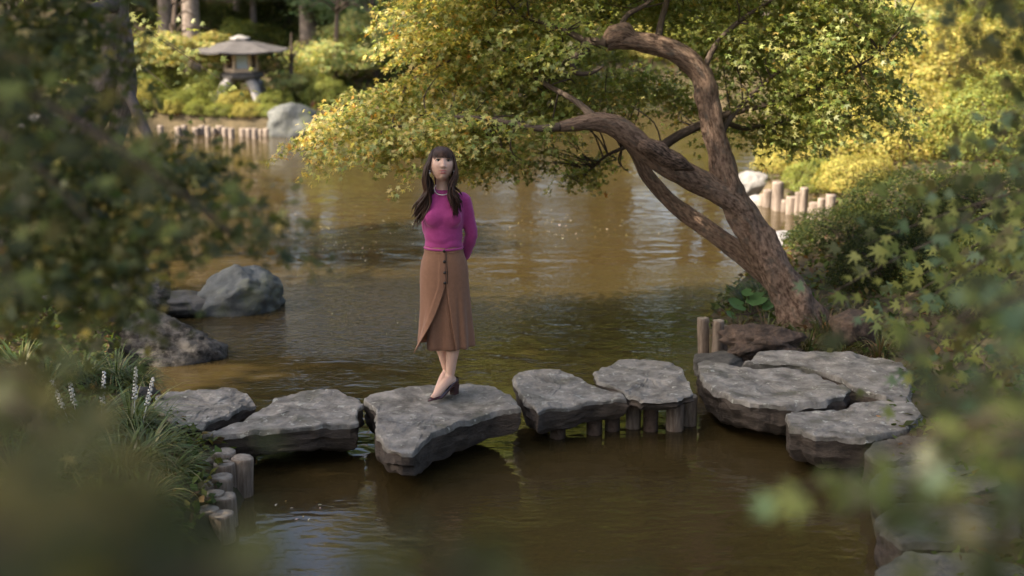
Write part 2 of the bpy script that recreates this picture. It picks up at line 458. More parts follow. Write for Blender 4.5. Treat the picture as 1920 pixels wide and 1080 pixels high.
slab('stepping_stone', [(1471, 775), (1491, 767), (1546, 765), (1588, 759), (1606, 750), (1666, 747), (1709, 750), (1730, 775), (1700, 800), (1640, 812), (1623, 816), (1572, 814), (1529, 814), (1482, 800)],
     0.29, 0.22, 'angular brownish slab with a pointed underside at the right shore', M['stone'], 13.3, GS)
slab('stepping_stone', [(1618, 850), (1640, 827), (1700, 815), (1780, 817), (1800, 846), (1760, 860), (1660, 868)], 0.27, 0.2, 'low dark slab just in front of the angular brownish slab', M['stone_shore_shaded'], 15.1, GS)
slab('stepping_stone', [(1630, 900), (1662, 876), (1740, 866), (1860, 874), (1880, 915), (1800, 925), (1700, 922), (1650, 920)], 0.28, 0.24, 'smooth dark shore slab behind the blurred leaves, second from the bottom corner', M['stone_shore_shaded'], 17.1, GS)
slab('stepping_stone', [(1642, 970), (1682, 936), (1800, 938), (1910, 955), (1915, 1005), (1800, 1016), (1690, 1014)], 0.30, 0.26, 'wide dark shore slab half hidden by blurred leaves', M['stone_shore_shaded'], 19.4, GS)
slab('stepping_stone', [(1640, 1064), (1700, 1032), (1800, 1034), (1920, 1060), (1960, 1120), (1700, 1130)], 0.30, 0.26, 'rounded shore slab in the bottom right corner', M['stone_shore_shaded'], 21.8, GS)

def rock(name, loc, size, label, mat, seed, rz=0.0, rough=0.28, flat=0.0, sink=0.25, ico=4, group=None, facets=0, sq=0.75):
    import bmesh
    bm = bmesh.new()
    bmesh.ops.create_icosphere(bm, subdivisions=ico, radius=1.0)
    rr = random.Random(seed)
    planes = []
    for _ in range(facets):
        d = Vector((rr.uniform(-1, 1), rr.uniform(-1, 1), rr.uniform(-0.2, 1))).normalized()
        planes.append((d, rr.uniform(0.62, 0.85)))
    for v in bm.verts:
        p = v.co.copy()
        p = Vector([math.copysign(abs(q) ** sq, q) for q in p])
        for d, h in planes:
            e = p.dot(d) - h
            if e > 0: p -= d * e * 0.92
        k = 1 + rough * fbm(p.x * 1.1 + seed, p.y * 1.1, p.z * 1.1 + seed, 4) + rough * 0.25 * fbm(p.x * 5, p.y * 5 + seed, p.z * 5, 3)
        p *= k
        v.co = Vector((p.x * size[0], p.y * size[1], p.z * size[2]))
    me = bpy.data.meshes.new(name)
    bm.to_mesh(me); bm.free()
    me.polygons.foreach_set('use_smooth', [True] * len(me.polygons))
    me.materials.append(mat)
    o = link(name, me)
    o.location = (loc[0], loc[1], loc[2] + size[2] * (1 - sink * 2))
    o.rotation_euler = (0, 0, rz)
    return tag(o, label, 'rock', group)

def gp(px, py, z=0.0):
    p = ground(px, py, z)
    return (p.x, p.y, z)

p = ground(300, 680); rock('pitted_rock', (p.x + 0.03, p.y + 0.3, -0.14), (0.42, 0.36, 0.25), 'pitted lava rock with white crusts standing in the water by the grass', M['rock_pitted'], 5, 0.3, 0.24, sink=0.1, ico=5, facets=4)
p = ground(195, 640); rock('pitted_rock', (p.x, p.y + 0.4, 0.05), (0.42, 0.34, 0.26), 'dark pitted rock on the bank touching the larger lava rock', M['rock_pitted'], 8, 0.1, 0.32, sink=0.15, ico=5, facets=4)
p = ground(441, 590); rock('boulder', (p.x, p.y + 0.24, -0.10), (0.375, 0.30, 0.27), 'smooth blue grey boulder standing alone in the pond', M['rock_blue'], 14, 0.2, 0.20, sink=0.1, ico=5, facets=5, sq=0.85)
p = ground(315, 592); rock('flat_rock', (p.x, p.y + 0.15, 0.0), (0.42, 0.26, 0.09), 'flat brown rock between the boulder and the lava rock', M['stone_dark'], 19, 0.0, 0.2, sink=0.1)
p = ground(268, 757, 0.2); rock('small_rock', (p.x, p.y + 0.06, 0.10), (0.10, 0.09, 0.11), 'small black rock between the grass and the first stepping stone', M['stone_dark'], 23, 0.5, 0.25, sink=0.1)
for i, (px, py, w, h, lab) in enumerate([(95, 560, .20, .10, 'pale bank stone by the water behind the hanging leaves, leftmost of the group'), (150, 548, .16, .08, 'pale pinkish stone second in the group on the left bank'), (205, 570, .17, .08, 'pale flat stone third in the group on the left bank'),
        (250, 545, .22, .11, 'grey white stone fourth in the group on the left bank'), (290, 535, .15, .09, 'grey white stone of the bank group closest to the boulder'), (120, 600, .18, .07, 'flat pale stone in front of the left bank group'), (60, 585, .18, .1, 'grey stone at the left edge of the bank group'),
        (190, 525, .18, .09, 'small pale stone at the back of the left bank group'), (165, 585, .12, .05, 'smallest pale stone in the middle of the left bank group')]):
    q = ground(px, py + 12, 0.1)
    rock('bank_stone', (q.x, q.y, max(0.0, gz(q.x, q.y)) - 0.03), (w, w * 0.8, h), lab, M['rock_pale'], 30 + i, i * 0.7, 0.25, sink=0.15, ico=3, facets=4, group='pale stones on the left bank')
p = ground(548, 258); rock('shore_rock', (p.x, p.y + 0.45, -0.12), (0.50, 0.45, 0.36), 'faceted grey white rock on the far shore right of the lantern', M['rock_blue'], 41, 0.3, 0.2, sink=0.1, facets=7, sq=0.9)
p = ground(605, 256); rock('shore_rock', (p.x, p.y + 0.5, -0.1), (0.42, 0.4, 0.22), 'dark low rock leaning on the grey white rock across the pond', M['stone'], 44, 0.9, 0.2, sink=0.1, facets=4)
p = ground(1412, 372); rock('shore_rock', (p.x, p.y + 0.2, -0.04), (0.21, 0.18, 0.20), 'pale round rock at the end of the stake edging behind the trunk', M['rock_pale'], 47, 0.1, 0.18, sink=0.1, facets=3)
p = ground(1418, 384); rock('shore_rock', (p.x + .06, p.y + 0.04, -0.05), (0.17, 0.10, 0.09), 'small pale slanting rock at the foot of the round rock behind the trunk', M['granite'], 48, -0.5, 0.2, sink=0.1)
p = ground(1470, 468); rock('flat_rock', (p.x, p.y + 0.1, -0.02), (0.24, 0.22, 0.10), 'flat grey rock at the water between the trunk and the dark hedge', M['granite'], 52, 0.2, 0.2, sink=0.1)
p = ground(1605, 640, 0.3); rock('shore_rock', (p.x, p.y + 0.1, 0.26), (0.17, 0.15, 0.13), 'reddish brown rock in the undergrowth under the maple', M['log_dark'], 55, 0.2, 0.25, sink=0.1)
for i, (px, py) in enumerate([(20, 272), (62, 268), (-20, 276)]):
    q = ground(px, py)
    rock('shore_rock', (q.x, q.y + 0.5, 0.0), (0.42, 0.4, 0.26), ['pale rock across the pond at the left edge', 'pale rock across the pond second from the left edge', 'pale rock across the pond just past the left edge'][i], M['rock_pale'], 60 + i, i, 0.2, sink=0.1, facets=4)

# ------------------------------------------------------------------ log piles and stakes
def stake_mesh(name, r, h, seed, side, end, sides=14):
    rr = random.Random(seed)
    V, F = [], []
    zs = [0, 0.3, 0.6, 0.85, 0.97, 1.0]
    for i, z in enumerate(zs):
        for k in range(sides):
            a = 2 * math.pi * k / sides
            q = r * (1 + 0.10 * fbm(math.cos(a) * 1.5 + seed, math.sin(a) * 1.5, z * 0.8, 3)) * (0.965 if i == len(zs) - 1 else 1)
            V.append((q * math.cos(a), q * math.sin(a), h * z + (0.05 * r * math.sin(a * 2 + seed) if z > 0.9 else 0)))
    for i in range(len(zs) - 1):
        for k in range(sides):
            F.append((i * sides + k, i * sides + (k + 1) % sides, (i + 1) * sides + (k + 1) % sides, (i + 1) * sides + k))
    ns = len(F)
    base = (len(zs) - 1) * sides
    ring = []
    for k in range(sides):
        v = V[base + k]; ring.append(len(V)); V.append((v[0] * 0.55, v[1] * 0.55, h * 1.004 + 0.004 * rr.uniform(-1, 1)))
    for k in range(sides):
        F.append((base + k, base + (k + 1) % sides, ring[(k + 1) % sides], ring[k]))
    V.append((0, 0, h * 0.998)); c = len(V) - 1
    for k in range(sides): F.append((ring[k], ring[(k + 1) % sides], c))
    me = mesh_from(name, V, F, side)
    me.materials.append(end)
    for i_, p_ in enumerate(me.polygons):
        if i_ >= ns: p_.material_index = 1
    return me

ORD = ['first', 'second', 'third', 'fourth', 'fifth', 'sixth', 'seventh', 'eighth', 'ninth', 'tenth', 'eleventh', 'twelfth', 'thirteenth', 'fourteenth', 'fifteenth',
       'sixteenth', 'seventeenth', 'eighteenth', 'nineteenth', 'twentieth', 'twenty-first', 'twenty-second', 'twenty-third', 'twenty-fourth', 'twenty-fifth', 'twenty-sixth']
def stake(name, px, py, top, r, label, group, side, end, seed, lean=(0, 0), depth=0.4):
    q = ground(px, py, top)
    o = link(name, stake_mesh(name, r, top + depth, seed, side, end))
    o.location = (q.x, q.y, -depth)
    o.rotation_euler = (lean[0], lean[1], seed)
    return tag(o, label, 'log', group)

near_logs = [(412, 847, .25, .075, 'brown log pile end touching the long stepping stone'), (448, 857, .235, .068, 'upright log pile standing out furthest into the water'),
             (424, 866, .225, .065, 'log pile between the outermost pile and the grass'), (386, 862, .22, .06, 'log pile end tucked under the drooping grass'),
             (408, 893, .21, .066, 'log pile in the second row below the long stone'), (378, 905, .20, .065, 'mossy log pile beside the lowest grass blades'),
             (400, 922, .19, .066, 'log pile with a mossy top in the middle of the row'), (426, 928, .18, .068, 'log pile at the water in the lower part of the row'),
             (374, 926, .17, .062, 'short log pile at the inner side of the row'), (388, 952, .17, .068, 'blurred log pile second from the bottom of the row'), (420, 962, .16, .068, 'blurred log pile at the bottom of the row')]
for i, (a, b, t, r, l) in enumerate(near_logs):
    stake('log_pile', a, b, t, r, l, 'log piles edging the left bank', M['log'], M['log_end'], i * 1.7 + 0.3, (0.03 * math.sin(i * 2), 0.03 * math.cos(i * 3)))
posts = [(1190, 752, 'pale wooden post under the round layered stone, towards the wedge stone'), (1222, 757, 'middle wooden post in the shade of the round layered stone'), (1268, 756, 'squared wooden post with a bright front under the round layered stone'),
         (1296, 747, 'wooden post under the round layered stone next to the big slab'), (1152, 768, 'dark wooden post at the narrow end of the wedge stone'), (1118, 775, 'dark wooden post under the middle of the wedge stone'), (1048, 782, 'dark wooden post under the broad end of the wedge stone')]
for i, (a, b, l) in enumerate(posts):
    q = ground(a, b, 0.205)
    o = link('support_post', stake_mesh('support_post', 0.052 if i != 2 else 0.06, 0.585 if i < 4 else 0.54, i * 2.1, M['log'] if i in (0, 2, 3) else M['log_dark'], M['log_end'] if i in (0, 2, 3) else M['log_dark']))
    o.location = (q.x, q.y + (0.06 if i < 4 else 0.20), -0.38)
    tag(o, l, 'post', 'posts carrying the stepping stones')
for i, (a, b, t, l) in enumerate([(1326, 598, .36, 'reddish upright stake at the corner of the right bank, nearest the water'), (1345, 600, .37, 'split reddish stake beside the corner stake on the right bank'), (1362, 612, .31, 'shorter grey stake behind the fallen log on the right bank')]):
    stake('bank_stake', a, b, t, 0.045, l, 'stakes at the corner of the right bank', M['log'], M['log_end'], i * 1.9 + 5, (0.02, 0.06 * (i - 1)))
b_ = ground(1430, 640, .33)
fl = rock('fallen_log', (b_.x + .02, b_.y + .08, .22), (.30, .12, .115), 'dark fallen log lying on the bank behind the slabs', M['log_dark'], 91, 0.12, 0.45, sink=0.15, ico=5, facets=6)
fl['category'] = 'log'
p = ground(1350, 674, .2); rock('shore_rock', (p.x, p.y + 0.02, 0.06), (0.19, 0.13, 0.10), 'black wet rock between the corner stakes and the big slab', M['stone_dark'], 71, 0.1, 0.25, sink=0.1)

# far edgings of round stakes
n = 22
for i in range(n):
    t = i / (n - 1)
    px, py = 268 + 232 * t, 241 + 10 * t + 2 * math.sin(i * 2.3)
    stake('edging_stake', px, py - 8 - (i * 7 % 3), 0.10 + 0.025 * (i * 5 % 4), 0.042 + 0.008 * (i * 3 % 4), 'pale round stake in the far edging by the lantern, %s from the faceted rock' % ORD[n - 1 - i], 'stakes edging the far bank', M['log_pale'], M['log_pale'], i * 1.3)
n = 12
for i in range(n):
    t = i / (n - 1)
    q0, q1 = ground(1428, 385), ground(1552, 420)
    q = q0.lerp(q1, t)
    r = [.05, .062, .045, .07, .05, .075, .042, .05, .048, .07, .05, .06][i]
    o = link('edging_stake', stake_mesh('edging_stake', r, 0.54 + 0.07 * (i * 5 % 4), i * 1.1, M['log_pale'], M['log_pale']))
    o.location = (q.x, q.y + 0.04 * math.sin(i * 2.1), -0.4)
    o.rotation_euler = (0.03 * math.sin(i), 0.03 * math.cos(i * 2), i)
    tag(o, 'bleached round stake edging the right inlet, %s from the pale round rock' % ORD[i], 'log', 'stakes edging the right inlet')

# ------------------------------------------------------------------ stone lantern across the pond
def lantern():
    base = ground(462, 246); by = base.y + 0.75
    s = by / 26.2
    z0 = gz(base.x, by) - 0.42
    t = thing('stone_lantern', 'grey stone lantern with a wide low roof on splayed legs across the pond', 'lantern', (base.x * s, by, z0), 0.26)
    H = lambda z: z
    def hexring(r, z, n=6, off=0.0, sub=1):
        return [(r * math.cos(2 * math.pi * (k + off) / n), r * math.sin(2 * math.pi * (k + off) / n), z) for k in range(n)]
    def loft(mb, rings):
        n = len(rings[0]); V = [v for r in rings for v in r]; F = []
        for i in range(len(rings) - 1):
            for k in range(n): F.append((i * n + k, i * n + (k + 1) % n, (i + 1) * n + (k + 1) % n, (i + 1) * n + k))
        F.append(tuple(range(n))[::-1]); F.append(tuple((len(rings) - 1) * n + k for k in range(n)))
        mb.add(V, F)
    # roof: hexagonal, gently sagging slopes, a thick eave
    mb = MB()
    def rr(r, z, lift):
        out = []
        for k in range(24):
            a = 2 * math.pi * k / 24
            sec = (a % (math.pi / 3)) - math.pi / 6
            h = math.cos(math.pi / 6) / math.cos(sec)
            out.append((r * h * math.cos(a), r * h * math.sin(a), z + lift * abs(sec / (math.pi / 6)) ** 2))
        return out
    loft(mb, [rr(.60, 1.25, .02), rr(.85, 1.245, .03), rr(.86, 1.275, .03), rr(.74, 1.305, .02), rr(.58, 1.345, .014), rr(.42, 1.39, .008), rr(.27, 1.43, 0), rr(.17, 1.45, 0)])
    mb.build('roof', M['granite_roof'], t, smooth=False)
    mb = MB(); loft(mb, [rr(.14, 1.45, 0), rr(.18, 1.472, .006), rr(.175, 1.50, .006), rr(.10, 1.52, 0), rr(.04, 1.545, 0)])
    mb.build('finial', M['granite'], t, smooth=False)
    # light chamber: six corner posts, sills and window boards
    R = 0.265
    for k in range(6):
        a = math.pi * k / 3
        mb = MB(); x, y = R * math.cos(a), R * math.sin(a)
        tube(mb, [(x, y, .93), (x, y, 1.27)], [.034, .034], 6, 1)
        mb.build('corner_post', M['granite_warm'], t, smooth=False)
    mb = MB(); loft(mb, [rr(.30, .91, 0), rr(.30, .975, 0)]); mb.build('chamber_sill', M['granite_warm'], t, smooth=False)
    mb = MB(); loft(mb, [rr(.29, 1.235, 0), rr(.29, 1.275, 0)]); mb.build('chamber_head', M['granite_warm'], t, smooth=False)
    for k in range(6):
        a0, a1 = math.pi * k / 3, math.pi * (k + 1) / 3
        r = R - 0.025
        p0, p1 = Vector((r * math.cos(a0), r * math.sin(a0), 0)), Vector((r * math.cos(a1), r * math.sin(a1), 0))
        n_ = (p0 + p1).normalized() * 0.012
        V = []
        for z in (.965, 1.245):
            for q, s_ in ((p0, -1), (p1, -1), (p1, 1), (p0, 1)): V.append((q.x + n_.x * s_, q.y + n_.y * s_, z))
        F = [(0, 1, 5, 4), (1, 2, 6, 5), (2, 3, 7, 6), (3, 0, 4, 7), (0, 3, 2, 1), (4, 5, 6, 7)]
        put('window_panel', V, F, M['paper'] if k in (4, 2, 0) else M['log_dark'], t, smooth=False)
    # platform and legs
    mb = MB(); loft(mb, [rr(.24, .74, 0), rr(.37, .79, .01), rr(.40, .83, .012), rr(.385, .88, .01), rr(.31, .91, 0)]); mb.build('platform', M['granite_roof'], t, smooth=False)
    for k in range(4):
        a = math.pi / 4 + math.pi / 2 * k - 0.26
        d = Vector((math.cos(a), math.sin(a), 0))
        mb = MB(); tube(mb, [d * .20 + Vector((0, 0, .77)), d * .36 + Vector((0, 0, .68)), d * .46 + Vector((0, 0, .45)), d * .47 + Vector((0, 0, .15)), d * .50 + Vector((0, 0, -.1))], [.085, .095, .085, .075, .085], 8, 4)
        mb.build('leg', M['granite'], t)
lantern()

# ------------------------------------------------------------------ leaves
def maple_template(n_lobes=5, bend=0.10):
    ang = {5: (-118, -58, 0, 58, 118), 7: (-135, -92, -46, 0, 46, 92, 135)}[n_lobes]
    ln = {5: (0.55, 0.88, 1.0, 0.88, 0.55), 7: (0.4, 0.68, 0.92, 1.0, 0.92, 0.68, 0.4)}[n_lobes]
    V = [(0.0, 0.0, 0.0), (-0.10, 0.0, 0.0)]
    for i, (a, l) in enumerate(zip(ang, ln)):
        a_ = math.radians(a)
        V.append((l * math.cos(a_), l * math.sin(a_), -bend * l * l))
        if i < n_lobes - 1:
            b_ = math.radians((a + ang[i + 1]) / 2)
            V.append((0.34 * math.cos(b_), 0.34 * math.sin(b_), 0.02))
    F = [(0, i, i + 1) for i in range(1, len(V) - 1)] + [(0, len(V) - 1, 1)]
    V = [(x * 0.62, y * 0.62, z * 0.62) for x, y, z in V]
    return np.array(V), np.array(F)
T_MAPLE = maple_template()
T_MAPLE7 = maple_template(7, 0.16)
T_OVAL = (np.array([(-0.5, 0, 0), (0, -0.27, 0.05), (0.55, 0, -0.06), (0, 0.27, 0.05)]), np.array([(0, 1, 2), (0, 2, 3)]))
T_TUFT = (np.array([(-0.5, 0, 0), (-0.1, -0.3, 0.06), (0.5, -0.12, -0.1), (0.1, 0.05, 0.02), (0.42, 0.34, -0.06), (-0.15, 0.3, 0.05)]), np.array([(0, 1, 3), (1, 2, 3), (0, 3, 5), (3, 4, 5)]))

def leaf_mesh(name, C, N, H, S, colr, tmpl, mat):
    TV, TF = tmpl
    N = N / np.linalg.norm(N, axis=1, keepdims=True)
    X = H - (H * N).sum(1, keepdims=True) * N
    X = X / (np.linalg.norm(X, axis=1, keepdims=True) + 1e-9)
    Y = np.cross(N, X)
    n, k = len(C), len(TV)
    V = C[:, None, :] + S[:, None, None] * (TV[None, :, 0, None] * X[:, None] + TV[None, :, 1, None] * Y[:, None] + TV[None, :, 2, None] * N[:, None])
    F = (TF[None] + (np.arange(n) * k)[:, None, None]).reshape(-1, 3)
    me = bpy.data.meshes.new(name)
    me.vertices.add(n * k); me.vertices.foreach_set('co', V.astype(np.float32).ravel())
    me.loops.add(len(F) * 3); me.loops.foreach_set('vertex_index', F.astype(np.int32).ravel())
    me.polygons.add(len(F)); me.polygons.foreach_set('loop_start', (np.arange(len(F)) * 3).astype(np.int32))
    me.polygons.foreach_set('loop_total', np.full(len(F), 3, np.int32))
    ca = me.color_attributes.new('Col', 'FLOAT_COLOR', 'POINT')
    cc = np.ones((n, k, 4), np.float32); cc[:, :, :3] = colr[:, None, :]
    ca.data.foreach_set('color', cc.ravel())
    me.materials.append(mat)
    me.update(); me.validate()
    return me

def palette(n, cols, w, jit=0.18, r=rng):
    cols = np.array(cols); w = np.array(w, float); w /= w.sum()
    c = cols[r.choice(len(cols), n, p=w)]
    return np.clip(c * (1 + jit * r.standard_normal((n, 1))) * (1 + 0.06 * r.standard_normal((n, 3))), 0.004, 1)

GREEN, DEEP, OLIVE, LIME, GOLD, AMBER, TEAL = (0.21, 0.26, 0.075), (0.040, 0.070, 0.020), (0.23, 0.235, 0.052), (0.40, 0.43, 0.17), (0.62, 0.50, 0.16), (0.50, 0.26, 0.05), (0.09, 0.155, 0.065)

def spray_leaves(pads, per_pad, per_spray, size, heart, r, gold=lambda p: 0.3, L=0.36, W=0.13, droop=0.5, cols=(GREEN, OLIVE, LIME), cw=(4, 3, 2)):
    """maple foliage in flat drooping sprays; pads = (centre, radii)"""
    C, N, H, S, K = [], [], [], [], []
    for c, rad in pads:
        c = np.array(c); rad = np.array(rad)
        m = max(3, int(per_pad * (rad[0] * rad[1] / 0.36)))
        for _ in range(m):
            d = r.standard_normal(3); d /= np.linalg.norm(d)
            d[2] = abs(d[2]) if r.random() < 0.62 else d[2]
            o = c + d * rad * r.random() ** 0.4
            out = o - heart; out[2] = 0; out /= np.linalg.norm(out) + 1e-6
            h = out * 0.8 + 0.8 * np.array([r.standard_normal(), r.standard_normal(), 0]); h /= np.linalg.norm(h)
            side = np.array([-h[1], h[0], 0])
            n = max(4, int(per_spray * r.uniform(0.6, 1.3)))
            ll = L * r.uniform(0.7, 1.3)
            s = r.random(n) ** 0.8 * ll
            w = r.standard_normal(n) * W * (0.5 + 0.5 * np.sin(np.clip(s / ll, 0, 1) * math.pi))
            P = o + h * s[:, None] + side * w[:, None] + np.array([0, 0, 1]) * (0.02 * r.standard_normal(n) - droop * s * s / ll)[:, None]
            nn = np.array([0, -.15, 0.9]) + 0.55 * r.standard_normal((n, 3)) + h * (0.55 * s / ll)[:, None]
            hh = h + 0.7 * r.standard_normal((n, 3)) * np.array([1, 1, 0.3]) + np.array([0, 0, -0.35])
            C.append(P); N.append(nn); H.append(hh); S.append(size * r.uniform(0.65, 1.2, n))
            g = gold(o)
            kk = palette(n, cols, cw, 0.15, r)
            gm = r.random(n) < g
            kk[gm] = palette(gm.sum(), (GOLD, AMBER, (0.60, 0.56, 0.24)), (5, .5, 5), 0.15, r)
            K.append(kk * r.uniform(0.8, 1.15))
    return [np.concatenate(a) for a in (C, N, H, S, K)]

def heart_of(v): return np.array(v, float)

# ------------------------------------------------------------------ the leaning maple
def big_maple():
    r = np.random.default_rng(11)
    base = ground(1492, 590, 0.32)
    D = base.y
    t = thing('maple_tree', 'leaning Japanese maple with twisted forked trunk and gold green leaves over the pond', 'tree', (0, 0, 0))
    def W(px, py, dd=0.0): return at(px, py, D + dd)
    mb = MB()
    tube(mb, [W(1540, 640), W(1502, 588), W(1462, 520), W(1415, 440), W(1372, 368), W(1350, 290), W(1332, 215), W(1316, 140), W(1272, 100), W(1222, 82), W(1166, 74), W(1138, 78)],
         [.21, .165, .135, .128, .120, .094, .088, .088, .078, .075, .070, .062], 24, 8, 0.26, 1.0)
    mb.build('trunk', M['bark'], t)
    mb = MB()
    tube(mb, [W(1440, 470, -.02), W(1385, 390, -.03), W(1330, 350, -.1), W(1268, 318, -.2), W(1215, 285, -.3), W(1165, 244, -.4), W(1120, 228, -.45), W(1050, 238, -.5)],
         [.05, .100, .098, .098, .094, .086, .068, .040], 20, 8, 0.18, 2.0)
    mb.build('limb', M['bark'], t)
    mb = MB()   # torn bark along the lower limb
    tube(mb, [W(1300, 318, -.26), W(1272, 303, -.30), W(1240, 291, -.35), W(1204, 268, -.39), W(1192, 262, -.40)], [.014, .070, .084, .074, .012], 16, 7, 0.5, 5.0, flat=0.8)
    mb.build('bark_wound', M['wound'], t)
    mb = MB()
    tube(mb, [W(1462, 545, .10), W(1400, 484, .22), W(1330, 432, .36), W(1262, 382, .48), W(1215, 330, .55), W(1185, 278, .6), W(1130, 225, .7)],
         [.07, .080, .076, .066, .058, .046, .02], 16, 7, 0.12, 3.0)
    mb.build('stem', M['bark'], t)
    mb = MB()   # knobbly end of the upper limb
    tube(mb, [W(1190, 70, -.02), W(1168, 60, -.03), W(1150, 66, -.02), W(1136, 76)], [.03, .070, .066, .03], 18, 6, 0.45, 9.0)
    mb.build('burl', M['bark'], t)
    limbs = [
        ([(1232, 292, .1), (1248, 270, .3), (1290, 245, .4), (1370, 212, .4), (1470, 188, .3), (1560, 150, .2), (1650, 100, .0)], [.045, .04, .036, .030, .024, .016, .006]),
        ([(1140, 78, 0), (1100, 76, .1), (1060, 58, .2), (1010, 40, .3), (930, 20, .5), (840, -10, .7)], [.045, .03, .022, .018, .013, .005]),
        ([(1098, 78, .1), (1086, 96, .02), (1074, 116, -.08), (1080, 136, -.08), (1108, 137, -.05), (1132, 124, 0)], [.020, .024, .024, .020, .015, .006]),
        ([(1160, 66, 0), (1175, 30, .1), (1215, 5, .1), (1260, -40, .2), (1290, -120, .2)], [.03, .022, .017, .012, .005]),
        ([(1050, 238, -.5), (1000, 240, -.5), (930, 225, -.3), (850, 220, 0), (760, 235, .3), (680, 250, .6)], [.04, .024, .019, .015, .011, .004]),
        ([(1120, 228, -.45), (1080, 190, -.2), (1010, 150, .2), (930, 90, .5), (860, 105, .7), (760, 160, .9)], [.04, .024, .019, .014, .010, .004]),
        ([(1316, 140, 0), (1345, 80, .1), (1400, 30, .2), (1470, -10, .3), (1560, -60, .3)], [.03, .022, .018, .012, .005]),
        ([(1345, 262, 0), (1375, 215, .1), (1430, 160, .2), (1500, 105, .3), (1570, 70, .3)], [.03, .022, .018, .013, .005]),
        ([(1188, 270, .6), (1140, 290, .7), (1110, 315, .8), (1085, 335, .9)], [.02, .013, .009, .004]),
        ([(1230, 82, 0), (1240, 40, .2), (1250, -40, .4), (1180, -140, .6), (1080, -200, .8)], [.032, .026, .020, .013, .005]),
        ([(1330, 210, .0), (1390, 240, .4), (1450, 232, .6), (1530, 225, .8), (1610, 215, .8)], [.026, .02, .016, .011, .005])]
    for k, (pp, rr_) in enumerate(limbs):
        mb = MB(); tube(mb, [W(*q) for q in pp], rr_, 9, 6, 0.10, 3.0 + k)
        mb.build('branch', M['bark_dark'], t)
    pads_px = [(650, 262, .8, .42, .5, .17), (690, 222, .9, .42, .5, .20), (735, 265, .5, .42, .5, .16), (760, 195, .9, .5, .6, .22), (820, 235, .6, .45, .5, .2), (850, 150, .9, .5, .6, .26), (900, 85, .8, .55, .6, .28), (835, 70, .9, .40, .6, .22), (800, 20, .9, .35, .5, .22),
               (905, 15, .7, .6, .7, .3), (960, 130, .6, .5, .6, .28), (930, 205, .5, .5, .5, .24), (975, 248, .4, .45, .4, .18), (900, 268, .1, .32, .4, .13), (940, 300, 0, .25, .3, .10), (1040, 180, .6, .45, .5, .22), (1010, 65, .5, .55, .6, .28), (1120, 0, 1.0, .6, .5, .28),
               (1040, 120, 1.0, .5, .5, .25), (1150, 170, 1.2, .42, .5, .24), (1230, 165, 1.3, .42, .5, .24), (1215, 5, 1.0, .55, .5, .24), (1310, 25, .9, .55, .6, .28), (1400, 60, .5, .55, .6, .28), (1400, 130, 1.0, .45, .5, .26), (1470, 20, .4, .55, .6, .28), (1470, 120, .5, .5, .55, .26),
               (1545, 70, .3, .5, .55, .26), (1540, 160, .3, .48, .5, .22), (1590, 190, .3, .32, .4, .20), (1625, 225, .5, .20, .3, .16), (1450, 200, .4, .45, .5, .20), (1490, 235, .7, .34, .4, .16), (1420, 255, .7, .30, .4, .14), (1120, 305, .8, .26, .3, .09), (1085, 200, .6, .42, .4, .18), (1600, 30, .2, .45, .5, .25),
               (1290, 200, 1.2, .3, .4, .18), (1030, 290, .5, .22, .3, .09), (1085, 330, .9, .12, .2, .05), (930, 235, -.25, .40, .3, .12), (850, 225, .1, .4, .35, .14), (1080, 95, -.2, .16, .2, .07), (1010, 110, .1, .3, .3, .14), (870, 300, .2, .3, .3, .09)]
    for q in [(900, -80), (1050, -90), (1200, -100), (1350, -90), (1480, -80), (1000, -190), (1150, -220), (1300, -210), (1440, -180), (820, -60), (1580, -50)]:
        pads_px.append((q[0], q[1], .5, .65, .8, .32))
    pads = [(W(a, b, d), (x, y, z)) for a, b, d, x, y, z in pads_px]
    heart = np.array(W(1250, 160, .4))
    def gold(o):
        lf = np.clip((0.6 - o[0]) / 2.2, 0, 1)                    # the outer boughs over the pond have turned first
        return float(np.clip(0.07 + 0.58 * lf + 0.22 * (mnoise.noise(Vector(o) * 1.4)), 0.03, 0.85))
    C, N, H, S, K = spray_leaves(pads, 40, 52, 0.066, heart, r, gold)
    o = link('crown', leaf_mesh('crown', C, N, H, S, K, T_MAPLE, M['leaf']), t)
    o['kind'] = 'stuff'
    # fine twigs into the pads
    mb = MB()
    nodes_ = [q for pp, rr_ in limbs for q in smooth_path([W(*a) for a in pp], rr_, 4)[0][2:]]
    for (c, rad) in pads:
        for _ in range(5):
            a = Vector(c) + Vector((r.uniform(-1, 1) * rad[0], r.uniform(-1, 1) * rad[1], r.uniform(-.6, .6) * rad[2]))
            e = min(nodes_, key=lambda q: (q - a).length + 0.25 * max(0, q.z - a.z))
            if (e - a).length > .8: continue
            m_ = (a + e) / 2 + Vector((r.uniform(-.08, .08), r.uniform(-.08, .08), r.uniform(-.05, .05)))
            tube(mb, [e, m_, a], [.008, .006, .003], 5, 3)
    o = mb.build('twigs', M['bark_dark'], t); o['kind'] = 'stuff'
big_maple()

